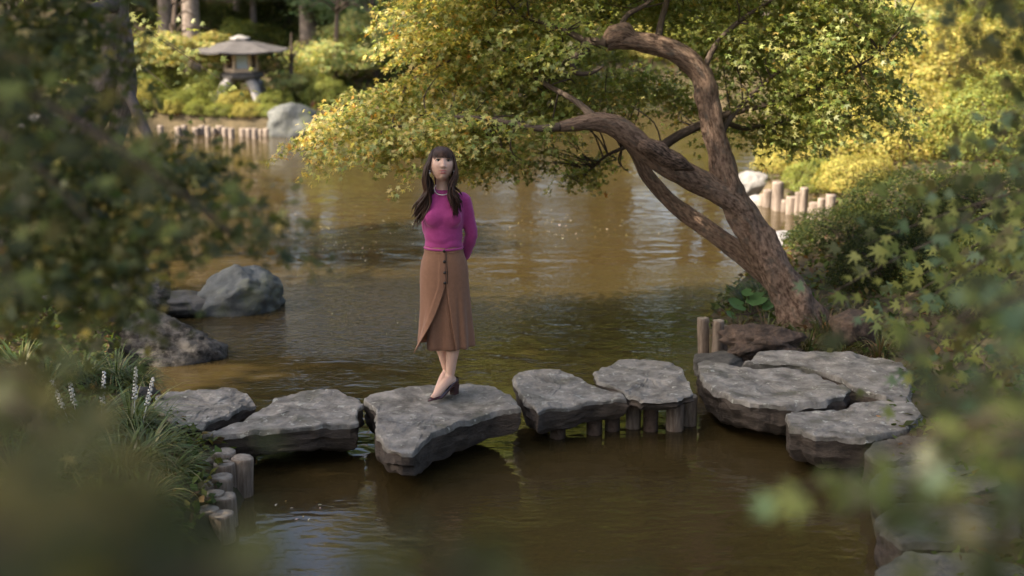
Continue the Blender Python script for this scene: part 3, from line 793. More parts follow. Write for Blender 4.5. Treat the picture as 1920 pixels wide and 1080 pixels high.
# ------------------------------------------------------------------ crowns and bushes shared by the copies
def crown_mesh(name, seed, n_clump, per, leaf, cols, cw, squash=0.8, tmpl=T_TUFT, low=-0.9, gap=0.34):
    r = np.random.default_rng(seed)
    C, N, H, S, K = [], [], [], [], []
    for _ in range(n_clump):
        d = r.standard_normal(3); d /= np.linalg.norm(d)
        if d[2] < low: continue
        c = d * np.array([1, 1, squash]) * r.uniform(0.35, 0.95)
        rad = gap * r.uniform(0.5, 1.1) * np.array([1, 1, 0.5])
        m = int(per * r.uniform(0.6, 1.3))
        q = r.standard_normal((m, 3)); q /= np.linalg.norm(q, axis=1, keepdims=True)
        q = q * (r.random((m, 1)) ** 0.4)
        P = c + q * rad
        P[:, 2] -= 0.3 * (np.hypot(q[:, 0], q[:, 1]) ** 2) * rad[0]
        C.append(P); N.append(np.array([0, 0, .8]) + 0.5 * d + 0.55 * r.standard_normal((m, 3))); H.append(d + 0.8 * r.standard_normal((m, 3)) - np.array([0, 0, .3]))
        S.append(leaf * r.uniform(0.6, 1.3, m))
        K.append(palette(m, cols, cw, 0.2, r) * r.uniform(0.75, 1.25))
    return leaf_mesh(name, *[np.concatenate(a) for a in (C, N, H, S, K)], tmpl, M['leaf_far'])

def dome_mesh(name, seed, n, leaf, cols, cw, rough=0.16, tmpl=T_OVAL):
    r = np.random.default_rng(seed)
    d = r.standard_normal((n, 3)); d /= np.linalg.norm(d, axis=1, keepdims=True)
    d[:, 2] = np.abs(d[:, 2]) * np.where(r.random(n) < 0.93, 1, -0.15)
    lump = np.array([fbm(a * 2.2 + seed, b * 2.2, c * 2.2, 4) for a, b, c in d])
    rad = (1 + rough * lump * 1.6) * np.where(r.random(n) < 0.72, r.uniform(0.95, 1.05, n), r.uniform(0.7, 1.0, n))
    C = d * rad[:, None]
    N = d * 0.8 + np.array([0, 0, .4]) + 0.6 * r.standard_normal((n, 3))
    H = r.standard_normal((n, 3))
    K = palette(n, cols, cw, 0.22, r) * (1 + 0.35 * lump[:, None])
    return leaf_mesh(name, C, N, H, leaf * r.uniform(0.6, 1.3, n), np.clip(K, 0.004, 1), tmpl, M['leaf_far'])

CR_TEAL = crown_mesh('crown', 21, 150, 90, 0.085, (TEAL, (0.14, 0.20, 0.075), (.07, .11, .035)), (3, 3, 1))
CR_GREEN = crown_mesh('crown', 22, 150, 90, 0.08, (GREEN, LIME, OLIVE), (3, 2, 3))
CR_GOLD = crown_mesh('crown', 23, 90, 90, 0.075, ((0.42, 0.40, 0.15), (0.30, 0.33, 0.12), (0.46, 0.38, 0.14)), (3, 3, 2), squash=0.6)
CR_DARK = crown_mesh('crown', 24, 150, 95, 0.085, ((.06, .09, .025), (0.10, 0.135, 0.035), GREEN), (3, 3, 2))
CR_PALE = crown_mesh('crown', 25, 95, 110, 0.060, ((0.46, 0.48, 0.20), (0.30, 0.38, 0.15), (0.56, 0.48, 0.20), (0.14, 0.21, 0.10)), (3, 3, 2.4, 2), squash=0.55)
DM_YEL = dome_mesh('foliage', 31, 15000, 0.052, ((0.46, 0.40, 0.12), (0.34, 0.32, 0.09), (0.22, 0.22, 0.06)), (3, 3, 2))
DM_GREEN = dome_mesh('foliage', 32, 15000, 0.05, (GREEN, OLIVE, (0.20, 0.22, 0.05)), (3, 3, 2))
DM_DARK = dome_mesh('foliage', 33, 22000, 0.038, ((.026, .042, .012), (0.05, 0.064, 0.016), (.11, .11, .025)), (4, 3, .8), rough=0.16)  # leaf colours darkened to put shade into the hedge mounds

def bush(name, loc, size, mesh, label, group, rz=0.0, cat='bush'):
    t = thing(name, label, cat, loc, rz, group)
    f = link('foliage', mesh, t); f.scale = size; f['kind'] = 'stuff'
    mb = MB()
    for k in range(6):
        a = k * 1.05
        tube(mb, [(0, 0, -.15), (.25 * size[0] * math.cos(a), .25 * size[1] * math.sin(a), .35 * size[2]), (.6 * size[0] * math.cos(a), .6 * size[1] * math.sin(a), .62 * size[2])], [.025, .018, .008], 5, 3)
    mb.build('stems', M['bark_dark'], t)
    return t

def tree(name, loc, h, r0, crown, cs, cz, label, group=None, lean=(0, 0), rz=0.0, bark='bark_grey'):
    t = thing(name, label, 'tree', loc, rz, group)
    mb = MB()
    tube(mb, [(0, 0, -.3), (lean[0] * .1, lean[1] * .1, .4), (lean[0] * .4, lean[1] * .4, h * .4), (lean[0] * .8, lean[1] * .8, h * .75), (lean[0], lean[1], h)], [r0 * 1.4, r0 * 1.08, r0 * .95, r0 * .6, r0 * .15], 12, 5, 0.10, loc[0])
    mb.build('trunk', M[bark], t)
    rr = random.Random(int(loc[0] * 100))
    for k in range(6):
        a = rr.uniform(0, 6.28); z0 = h * rr.uniform(.45, .8)
        q = Vector((lean[0] * .6, lean[1] * .6, z0))
        e = q + Vector((math.cos(a) * cs[0] * .7, math.sin(a) * cs[1] * .7, cs[2] * rr.uniform(.0, .4)))
        mb = MB(); tube(mb, [q, (q + e) / 2 + Vector((0, 0, .15)), e], [r0 * .4, r0 * .25, r0 * .06], 6, 4)
        mb.build('limb', M[bark], t)
    c = link('crown', crown, t); c.location = (lean[0], lean[1], cz); c.scale = cs; c.rotation_euler = (0, 0, rz * 3 + loc[0]); c['kind'] = 'stuff'
    return t

def on(px, dist): 
    x = (px - 960) / FPX * dist / (math.cos(PITCH) + 0.13 * math.sin(PITCH))
    return (x, dist, gz(x, dist))

# trees of the wood behind the pond
GW = 'trees of the wood across the pond'
W_ = [(362, 29.5, 9, .155, CR_TEAL, (2.9, 2.8, 2.5), 5.4, 'straight grey trunk tree just left behind the stone lantern'),
      (318, 34.0, 10, .17, CR_DARK, (3.0, 2.8, 2.8), 6.0, 'dark tree with a grey trunk behind the golden left maple'),
      (582, 32.0, 9, .165, CR_TEAL, (3.0, 2.8, 2.5), 5.4, 'reddish trunk tree right behind the stone lantern'),
      (455, 38.0, 11, .14, CR_DARK, (3.2, 3, 3), 5.6, 'thin dark tree in the shade directly behind the lantern'),
      (520, 42.0, 11, .16, CR_TEAL, (3.4, 3, 3.2), 5.8, 'tree deep in the wood right of the lantern roof'),
      (690, 36.0, 10, .17, CR_GREEN, (3.2, 3, 2.8), 5.4, 'green tree of the wood behind the pale maple shrub'),
      (170, 36.0, 11, .19, CR_DARK, (3.6, 3, 3.2), 6.0, 'dark tree of the wood behind the left foreground trunk'),
      (40, 33.0, 10, .18, CR_DARK, (3.4, 3, 3.0), 5.6, 'dark tree of the wood at the left edge'),
      (830, 40.0, 11, .18, CR_TEAL, (3.4, 3, 3), 5.6, 'tree of the wood behind the left tip of the maple'),
      (980, 36.0, 10, .17, CR_GREEN, (3.2, 3, 2.8), 5.2, 'green tree of the wood behind the middle of the maple'),
      (1130, 41.0, 11, .2, CR_DARK, (3.6, 3, 3), 5.8, 'dark tree of the wood behind the upper maple limb'),
      (1290, 37.0, 10, .18, CR_GREEN, (3.3, 3, 2.8), 5.0, 'green tree of the wood behind the upright maple trunk'),
      (1440, 35.0, 9, .17, CR_TEAL, (3, 3, 2.6), 5.0, 'tree of the wood behind the right boughs of the maple'),
      (1640, 31.0, 9, .17, CR_GOLD, (3, 3, 2.8), 4.2, 'pale yellow tree glowing right of the maple'),
      (1800, 27.0, 8, .16, CR_GOLD, (2.8, 2.6, 2.6), 3.7, 'yellow green tree behind the dark leaves of the top right corner')]
for (px, d, h, r0, cm, cs, cz, lab) in W_:
    tree('forest_tree', on(px, d), h, r0, cm, cs, cz, lab, GW, (0.15 * math.sin(px), 0.1), px * 0.01)
# the tree that shades the crossing, on the left bank outside the picture
tree('shade_tree', (-7.6, 7.0, gz(-7.6, 7.0)), 9.5, .22, CR_DARK, (3.3, 3.3, 2.0), 7.5, 'broad shade tree on the left bank outside the picture', None, (0.2, 0.0), 0.4)

tree('shade_tree', (-6.4, 2.8, gz(-6.4, 2.8)), 9.5, .2, CR_DARK, (3.3, 3.3, 2.0), 7.0, 'second unseen tree on the left bank, added for its shade', None, (0.2, 0.0), 1.4)  # added to shade the right slabs and the left boughs
tree('shade_tree', (-5.4, 5.4, gz(-5.4, 5.4)), 9.2, .18, CR_DARK, (2.2, 2.2, 1.6), 7.2, 'third unseen tree on the left bank, added for its shade', None, (0.2, 0.0), 2.4)  # added to deepen the shade over the right slabs
for k, (x, y, w_) in enumerate([(-24, 47, 6.5), (-14, 50, 6.2), (-11.8, 46, 3.2), (0.4, 48, 4.2), (6, 46, 5.0), (14, 49, 6.0), (23, 46, 6.0), (-19, 40, 5), (19, 40, 5), (3.2, 44, 4.2), (10, 44, 4.4)]):
    tree('tall_tree', (x, y, gz(x, y)), 19, .32, CR_DARK if k % 2 else CR_GREEN, (w_, 5, 8.5), 11.5, 'tall tree of the wood above the picture, %s from its left end' % ORD[k], GW, (0.3, 0), x)
tree('bank_tree', (5.6, 7.0, gz(5.6, 7.0)), 6.0, .14, CR_DARK, (3.0, 2.9, 1.3), 5.0, 'maple on the right bank outside the picture', None, (-1.9, .3), 0.0)  # source of the right boughs; crown set over the water to darken it
tree('bank_tree', (-5.9, 14.7, gz(-5.9, 14.7)), 5.0, .12, CR_GREEN, (1.2, 1.2, 1.1), 4.2, 'small tree on the left bank outside the picture', None, (.2, 0.0), 3.0)
for k, x in enumerate(range(-40, 41, 9)):
    tree('tall_tree', (x + 2 * math.sin(x), 58 + 2 * math.cos(x * 2), 3.0), 15, .3, CR_GREEN if k % 2 else CR_TEAL, (6.2, 4, 6.8), 8.2, 'tall tree in the rear row of the wood, %s from its left end' % ORD[k], GW, (0.3, 0), x)
for (x, y, s_, lab) in [(-4.6, -3.2, 3.0, 'tree behind the photographer on the left'), (3.6, -4.0, 3.0, 'tree behind the photographer on the right')]:
    tree('bank_tree', (x, y, gz(x, y)), 7.5, .2, CR_GREEN, (s_, s_, 2.2), 5.4, lab, None, (0.2, 0.0), x)

# small maples and shrubs along the far bank
tree('maple_shrub', on(628, 28.6), 1.9, .055, CR_PALE, (1.3, .9, .66), .55, 'pale yellow green maple shrub right of the stone lantern', None, (.1, 0), .3, 'bark_dark')
tree('maple_shrub', on(545, 27.5), 1.2, .04, CR_PALE, (.62, .5, .36), .34, 'low pale maple shrub between the lantern legs and the faceted rock', None, (.1, 0), 1.3, 'bark_dark')
tree('maple_shrub', on(705, 29.5), 2.3, .055, CR_PALE, (1.0, .9, .8), .9, 'pale maple shrub half hidden behind the left tip of the maple', None, (.1, 0), 2.3, 'bark_dark')
tree('maple_shrub', on(318, 27.3), 2.0, .06, CR_GOLD, (1.2, .9, .6), .72, 'golden maple shrub overhanging the pond left of the lantern', None, (.25, 0), .8, 'bark_dark')
CR_MINT = crown_mesh('crown', 26, 100, 100, 0.07, ((0.20, 0.30, 0.15), (0.30, 0.36, 0.17), (0.12, 0.20, 0.09)), (3, 2, 2), squash=0.6)
tree('understory_tree', on(650, 31.5), 3.0, .06, CR_MINT, (1.7, 1.0, .62), 1.15, 'soft mint green young tree above the pale maple shrub', None, (.1, 0), .7, 'bark_grey')
tree('understory_tree', on(480, 34.5), 3.0, .06, CR_MINT, (1.5, .9, .42), 1.05, 'mint green young tree above the lantern roof', None, (.1, 0), 1.7, 'bark_grey')
tree('understory_tree', on(1680, 25), 3.2, .06, CR_PALE, (1.5, 1.0, .6), 1.1, 'pale green young tree above the azaleas on the right', None, (.1, 0), 2.7, 'bark_grey')
tree('shade_tree', (-8.8, 10.6, gz(-8.8, 10.6)), 7.6, .16, CR_DARK, (1.7, 1.7, 1.3), 5.7, 'small unseen tree on the left bank, added for its shade', None, (.2, 0), .5)  # added to throw shade on the rocks by the left bank
GB = 'bushes along the far bank'
for (px, d, sx, sy, sz, me, lab) in [
    (285, 26.75, .30, .22, 0.24, DM_GREEN, 'tiny green bush at the left end of the far stakes'), (325, 26.65, .30, .22, 0.20, DM_YEL, 'tiny yellow bush over the far stakes left of the lantern'), (372, 26.60, .30, .22, 0.22, DM_GREEN, 'tiny green bush over the far stakes below the lantern roof'), (412, 26.50, .30, .22, 0.18, DM_GREEN, 'tiny dark green bush over the far stakes by the lantern legs'), (462, 26.45, .30, .22, 0.20, DM_YEL, 'tiny yellow bush over the far stakes under the lantern'), (505, 26.40, .30, .22, 0.18, DM_GREEN, 'tiny green bush over the far stakes beside the faceted rock'),
    (345, 26.95, .45, .35, .26, DM_GREEN, 'low green bush right behind the far stakes left of the lantern'), (440, 26.9, .34, .3, .24, DM_YEL, 'low yellow bush at the feet of the lantern'), (255, 26.9, .5, .4, .35, DM_YEL, 'yellow bush behind the left end of the far stakes'), (515, 26.9, .34, .3, .26, DM_GREEN, 'small green bush between the lantern and the faceted rock'),
    (300, 27.6, .75, .6, .6, DM_GREEN, 'green bush on the far bank left of the lantern'), (392, 27.2, .5, .45, .50, DM_GREEN, 'round green bush beside the left legs of the lantern'),
    (220, 27.4, .7, .6, .8, DM_GREEN, 'green bush behind the left foreground trunk on the far bank'), (120, 28, .9, .7, .9, DM_DARK, 'dark bush near the left edge on the far bank'),
    (20, 28, .9, .7, .8, DM_DARK, 'dark bush at the left edge above the pale far rocks'), (600, 27.6, .55, .5, .42, DM_GREEN, 'low green bush behind the faceted far rock'),
    (470, 31, 1.3, .8, .75, DM_DARK, 'dark clipped bush right behind the lantern'), (400, 34, 1.2, .8, .8, DM_DARK, 'dark bush under the grey trunk tree'),
    (560, 36, 1.5, .9, 1.2, DM_DARK, 'dark bush in the wood right of the lantern'), (680, 33, 1.4, .8, .9, DM_DARK, 'dark bush behind the pale maple shrubs'),
    (270, 37, 1.6, .9, 1.3, DM_DARK, 'dark bush in the wood left of the lantern'), (800, 31, 1.3, .8, .9, DM_GREEN, 'green bush across the pond behind the maple tip'),
    (930, 31.5, 1.2, .8, .75, DM_YEL, 'yellow bush across the pond behind the woman'), (1060, 32, 1.2, .8, .8, DM_GREEN, 'green bush across the pond behind the lower maple limb'),
    (1200, 32.5, 1.1, .7, .62, DM_YEL, 'pale yellow bush across the pond seen between the two maple limbs'), (1330, 32.5, 1.2, .8, .8, DM_GREEN, 'green bush across the pond behind the upright trunk'),
    (860, 37, 2, 1, 1.6, DM_DARK, 'dark bush in the wood behind the maple tip'), (1100, 38, 2, 1, 1.6, DM_DARK, 'dark bush in the wood behind the maple middle'), (1340, 38, 2, 1, 1.7, DM_DARK, 'dark bush in the wood behind the maple trunk')]:
    bush('bush', on(px, d), (sx, sy, sz), me, lab, GB, px * 0.13)
GA = 'azalea mounds on the right bank'
def on2(px, py, d):
    p_ = at(px, py, d); return (p_.x, p_.y, gz(p_.x, p_.y))
for (px, d, sx, sy, sz, me, lab, dz) in [
    (1478, 20.2, .42, .4, .46, DM_YEL, 'small yellow azalea right above the bleached stakes', 0), (1570, 19.6, .75, .7, .72, DM_YEL, 'bright yellow azalea mound above the bleached stakes', 0),
    (1620, 18.2, .5, .45, .38, DM_YEL, 'low yellow azalea behind the right end of the bleached stakes', 0), (1540, 18.7, .4, .4, .34, DM_GREEN, 'low green azalea touching the bleached stakes', 0),
    (1720, 19.2, .9, .8, .78, DM_YEL, 'big sunlit yellow azalea mound behind the dark hedge', 0), (1500, 23.5, .8, .7, .85, DM_GREEN, 'green azalea mound behind the small yellow azalea', 0),
    (1640, 23, 1.1, .9, .8, DM_YEL, 'yellow azalea mound further back on the right bank', .25), (1800, 22.5, 1.2, .9, 1.0, DM_YEL, 'tall yellow azalea mound at the back near the right edge', .2),
    (1880, 18.5, .9, .8, .85, DM_GREEN, 'green azalea mound at the right edge', 0), (1420, 26.5, .8, .6, .6, DM_YEL, 'yellow azalea mound far back behind the upright trunk', .1),
    (1580, 27, 1.3, .9, .9, DM_GREEN, 'green azalea mound far back on the right bank', .2), (1740, 27.5, 1.4, .9, 1.1, DM_YEL, 'yellow azalea mound far back near the right edge', .2), (1900, 26, 1.3, .9, 1.3, DM_GREEN, 'green azalea mound far back at the right edge', .2)]:
    q = on(px, d); bush('azalea_bush', (q[0], q[1], q[2] + dz), (sx, sy, sz), me, lab, GA, px * .07)
for (px, d, sx, sy, sz, lab) in [(1610, 14.6, .55, .6, .36, 'dark green clipped hedge mound behind the maple trunk'), (1730, 14.9, .85, .7, .48, 'dark green clipped hedge mound right of the maple trunk'), (1890, 14.2, .8, .8, .52, 'dark green clipped hedge mound at the right edge'), (1690, 12.9, .55, .5, .42, 'low dark hedge mound behind the broad slab'), (1815, 12.5, .6, .5, .5, 'low dark hedge mound near the right edge behind the slabs'), (1920, 11.6, .6, .6, .6, 'low dark hedge mound cut by the right edge')]:
    bush('hedge_mound', on(px, d), (sx, sy, sz), DM_DARK, lab, 'dark hedge mounds', px * .11, 'hedge')
q = at(1500, 300, 20.0)
import bmesh
mbf = MB()
for k in range(7):
    a = k * 0.9
    tube(mbf, [q, q + Vector((.05 * math.cos(a), .05 * math.sin(a), .04)), q + Vector((.09 * math.cos(a), .09 * math.sin(a), .02))], [.008, .026, .006], 6, 3, flat=.5)
tube(mbf, [q + Vector((0, .1, -.35)), q], [.006, .005], 5, 2)
tag(mbf.build('azalea_flower', M['flower_red']), 'single red azalea bloom above the small yellow azalea', 'flower')

# ------------------------------------------------------------------ grasses and ground cover
def grass_mesh(name, seed, n, length, cols, cw, spread=0.10, width=0.007, arch=1.0, seg=6, splay=1.0):
    r = np.random.default_rng(seed)
    V, F, K = [], [], []
    cc = palette(n, cols, cw, 0.2, r)
    for i in range(n):
        a = r.uniform(0, 2 * math.pi); L = length * r.uniform(.55, 1.15)
        d = np.array([math.cos(a), math.sin(a), 0]); s = np.array([-d[1], d[0], 0])
        b = d * r.random() * spread + np.array([0, 0, -0.02])
        el = r.uniform(0.75, 1.45); ar = arch * r.uniform(.5, 1.3)
        tw = r.uniform(-.6, .6)
        p, e = b.copy(), el
        for k in range(seg + 1):
            w = width * (1 - (k / seg) ** 1.6) * r.uniform(.85, 1.1) + 0.0006
            sw = s * math.cos(tw) + np.array([0, 0, 1]) * math.sin(tw) * .4
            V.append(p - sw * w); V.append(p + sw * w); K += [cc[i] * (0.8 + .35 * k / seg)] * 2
            p = p + (d * math.cos(e) * splay + np.array([0, 0, math.sin(e)])) * L / seg
            e -= ar * 2.1 / seg
        o = len(V) - 2 * (seg + 1)
        for k in range(seg): F.append((o + 2 * k, o + 2 * k + 1, o + 2 * k + 3, o + 2 * k + 2))
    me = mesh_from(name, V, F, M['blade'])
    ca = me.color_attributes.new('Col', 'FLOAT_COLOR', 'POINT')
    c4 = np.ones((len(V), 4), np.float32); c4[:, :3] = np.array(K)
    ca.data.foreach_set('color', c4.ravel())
    return me
LIRI = ((0.07, 0.115, 0.03), (0.13, 0.16, 0.045), (0.26, 0.24, 0.10))
G_A = grass_mesh('blades', 51, 230, .46, LIRI, (4, 4, 1.6), .11, .0075)
G_B = grass_mesh('blades', 52, 210, .36, LIRI, (4, 3, 2), .10, .0065)
G_S = grass_mesh('blades', 53, 90, .22, ((0.075, 0.075, 0.025), (0.13, 0.085, 0.04), (0.10, 0.11, 0.03)), (3, 3, 2), .12, .006)

def spike(parent, loc, h, lean, seed):
    r = random.Random(seed); mb = MB()
    b = Vector(loc); tip = b + Vector((lean[0], lean[1], h))
    tube(mb, [b, b.lerp(tip, .5), tip], [.004, .003, .002], 5, 3)
    for k in range(26):
        t_ = .5 + .5 * k / 26; a = k * 2.4; q = b.lerp(tip, t_); rr_ = .020 * (1.15 - t_ * .75)
        c = q + Vector((math.cos(a) * rr_, math.sin(a) * rr_, 0))
        tube(mb, [q, c, c + Vector((0, 0, .007))], [.002, .0085, .003], 5, 1)
    mb.build('flower_spike', M['flower'], parent)

GL = 'liriope clumps on the left bank'
clumps = [(160, 805, G_A, 1.0, 'white flowering grass clump in front of the stepping stones', [(-.08, .05, .36, -.12, 0), (-.05, .06, .40, -.05, .0), (.06, .1, .40, .05, 0)]),
          (245, 790, G_A, .95, 'arching grass clump with white flower spikes beside the small black rock', [(0, .05, .42, .04, 0), (.05, .02, .36, .10, 0)]),
          (270, 838, G_A, .9, 'long arching grass clump drooping towards the log piles', []), (318, 858, G_B, .8, 'yellowish grass clump hanging over the log piles', []),
          (225, 865, G_A, 1.0, 'dense grass clump below the flowering clumps', []), (120, 860, G_A, 1.0, 'grass clump at the left side below the flowering clump', []), (270, 910, G_B, .9, 'low grass clump beside the lower log piles', []),
          (60, 800, G_A, 1.0, 'grass clump at the left edge beside the white flowers', []), (215, 690, G_B, 1.05, 'bright fine grass clump in front of the lava rock', []), (150, 700, G_A, .9, 'grass clump between the lava rock and the left edge', []),
          (90, 720, G_A, .9, 'shaded grass clump near the left edge behind the white flowers', []), (255, 700, G_B, .8, 'small silvery grass clump leaning over the water by the lava rock', []), (40, 700, G_A, .9, 'shaded grass clump at the left edge under the hanging leaves', []),
          (30, 900, G_A, 1.0, 'blurred grass clump at the left edge low down', []), (180, 940, G_B, 1.0, 'blurred grass clump low in the left corner', []), (240, 985, G_B, 1.0, 'blurred grass clump next to the lowest log piles', [])]
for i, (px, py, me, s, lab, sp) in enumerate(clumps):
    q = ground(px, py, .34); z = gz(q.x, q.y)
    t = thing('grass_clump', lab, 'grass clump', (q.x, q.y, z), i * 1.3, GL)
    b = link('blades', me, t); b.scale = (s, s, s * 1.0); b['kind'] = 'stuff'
    for k, (x, y, h, lx, ly) in enumerate(sp):
        # lean given in the picture's axes
        ca, sa = math.cos(-i * 1.3), math.sin(-i * 1.3)
        spike(t, (x * ca - y * sa, x * sa + y * ca, 0), h, (lx * ca - ly * sa, lx * sa + ly * ca), i * 10 + k)
GR = 'small brown grass tufts under the maple'
tufts = [(1385, 590), (1410, 615), (1440, 600), (1465, 625), (1520, 620), (1550, 600), (1580, 630), (1560, 650), (1620, 610), (1530, 575), (1600, 585), (1650, 640), (1490, 645), (1430, 640)]
for i, (px, py) in enumerate(tufts):
    q = ground(px, py, .36)
    t = thing('grass_tuft', 'small brownish grass tuft under the maple, %s of the tufts counted from the corner stakes' % ORD[i], 'grass tuft', (q.x, q.y, gz(q.x, q.y)), i * 1.7, GR)
    b = link('blades', G_S, t); b.scale = (1, 1, 1.0 + .25 * (i % 3)); b['kind'] = 'stuff'
for i, (px, py, lab) in enumerate([(1400, 560, 'green grass clump at the water beside the maple trunk'), (1425, 545, 'taller green grass clump touching the maple trunk')]):
    q = ground(px, py, .3); t = thing('grass_clump', lab, 'grass clump', (q.x, q.y, gz(q.x, q.y)), i); b = link('blades', G_B, t); b.scale = (.85, .85, .85); b['kind'] = 'stuff'

# scattered low leaves on the banks, one mass
r_ = np.random.default_rng(77)
X = np.concatenate([r_.uniform(-6, -1.5, 26000), r_.uniform(1.5, 7, 22000), r_.uniform(-9, 9, 24000)])
Y = np.concatenate([r_.uniform(5, 16, 26000), r_.uniform(6, 22, 22000), r_.uniform(26, 40, 24000)])
sd = pond_sd(X, Y); ok = sd > 0.05; X, Y = X[ok], Y[ok]
Z = land_h(X, Y) + r_.uniform(0.0, .06, len(X))
n_ = len(X)
tag(link('ground_cover', leaf_mesh('ground_cover', np.stack([X, Y, Z], 1), np.array([0, 0, 1]) + .6 * r_.standard_normal((n_, 3)), r_.standard_normal((n_, 3)), np.where(Y > 25, .13, .07) * r_.uniform(.6, 1.4, n_),
    palette(n_, ((.07, .10, .028), (.13, .14, .04), (.15, .09, .04), (.09, .055, .03)), (5, 4, 1, 1), .25, r_), T_OVAL, M['leaf_far'])), 'low leaves and fallen litter covering the banks', 'ground cover', kind='stuff')

# round leaved plant at the foot of the maple
t = thing('leopard_plant', 'plant with big round green leaves at the foot of the maple trunk', 'plant', tuple(ground(1410, 590, .3)))
org = Vector(t.location)
for (px, py, s, ti) in [(1383, 570, .075, -.35), (1420, 560, .085, .25), (1402, 548, .05, .1), (1442, 572, .055, .5), (1372, 590, .045, -.4)]:
    c = at(px, py, org.y - .05) - org
    V = [(c.x, c.y, c.z - .012)]; K = 14
    for k in range(K):
        a = 2 * math.pi * k / K + .2
        rr_ = s * (1 if k else .45) * (1 + .06 * math.sin(k * 2.3))
        V.append((c.x + rr_ * math.cos(a), c.y + rr_ * math.sin(a) * .8, c.z + ti * rr_ * math.cos(a) - .55 * rr_ * math.sin(a) * -1 * .8))
    me = mesh_from('leaf', V, [(0, 1 + k, 1 + (k + 1) % K) for k in range(K)], M['leaf_gloss'])
    ca = me.color_attributes.new('Col', 'FLOAT_COLOR', 'POINT'); ca.data.foreach_set('color', np.tile(np.array([.085, .17, .06, 1], np.float32), K + 1))
    link('leaf', me, t)
    mb = MB(); tube(mb, [(0, 0, 0), (c.x * .6, c.y * .6, c.z * .6), (c.x, c.y, c.z - .012)], [.006, .005, .004], 5, 3); mb.build('stalk', M['bark_dark'], t)

# fallen leaves
def single_leaf(name, loc, nrm, head, size, colr, mat, parent=None, tmpl=T_MAPLE7):
    me = leaf_mesh(name, np.zeros((1, 3)), np.array([nrm], float), np.array([head], float), np.array([size]), np.array([colr]), tmpl, mat)
    o = link(name, me, parent); o.location = loc
    return o
tag(single_leaf('fallen_leaf', tuple(ground(739, 862, .10) + Vector((0, -.015, .01))), (0, -.6, .8), (1, .3, 0), .07, (.55, .16, .04), M['leaf']), 'orange fallen maple leaf at the front corner of the stone she stands on', 'leaf')
tag(single_leaf('fallen_leaf', tuple(ground(1645, 790, .30) + Vector((0, 0, .035))), (0, 0, 1), (1, .3, 0), .05, (.50, .20, .06), M['leaf']), 'brown fallen leaf on the angular brownish slab', 'leaf')
r_ = np.random.default_rng(5)
pc = []  # pale flecks: floating bits, some placed to imitate sparkles on the water
for (cx, cy, sx, sy, n_) in [(560, 445, 60, 14, 40), (680, 470, 50, 10, 26), (1060, 425, 90, 12, 60), (900, 400, 150, 30, 50), (620, 545, 90, 30, 12), (700, 600, 90, 30, 6), (520, 960, 50, 18, 10), (650, 400, 150, 40, 50)]:
    for _ in range(n_):
        q = ground(cx + r_.standard_normal() * sx, cy + r_.standard_normal() * sy)
        pc.append((q.x, q.y, .004))
pc = np.array(pc); n_ = len(pc); pc = pc[pond_sd(pc[:, 0], pc[:, 1]) < -.1]; n_ = len(pc)
tag(link('floating_bits_and_glints', leaf_mesh('floating_bits_and_glints', pc, np.array([0, 0, 1]) + .12 * r_.standard_normal((n_, 3)), r_.standard_normal((n_, 3)), r_.uniform(.012, .028, n_), palette(n_, ((.75, .70, .6), (.5, .42, .2)), (3, 1)), T_OVAL, M['leaf_far'])), 'pale petals on the pond, floating bits and stand-ins for sparkles', 'flecks', kind='stuff')

# ------------------------------------------------------------------ foreground maple boughs close to the camera
LEAF_ME = []
for k in range(6):
    cr = np.random.default_rng(90 + k)
    cl = [(0.070, .085, .022), (.18, .22, .06), (.050, .062, .020), (.28, .30, .08), (.13, .20, .11), (.115, .105, .026)][k]
    LEAF_ME.append(leaf_mesh('leaf', np.zeros((1, 3)), np.array([[0, 0, 1.0]]), np.array([[1.0, 0, 0]]), np.array([1.0]), np.array([cl]), T_MAPLE7, M['leaf']))

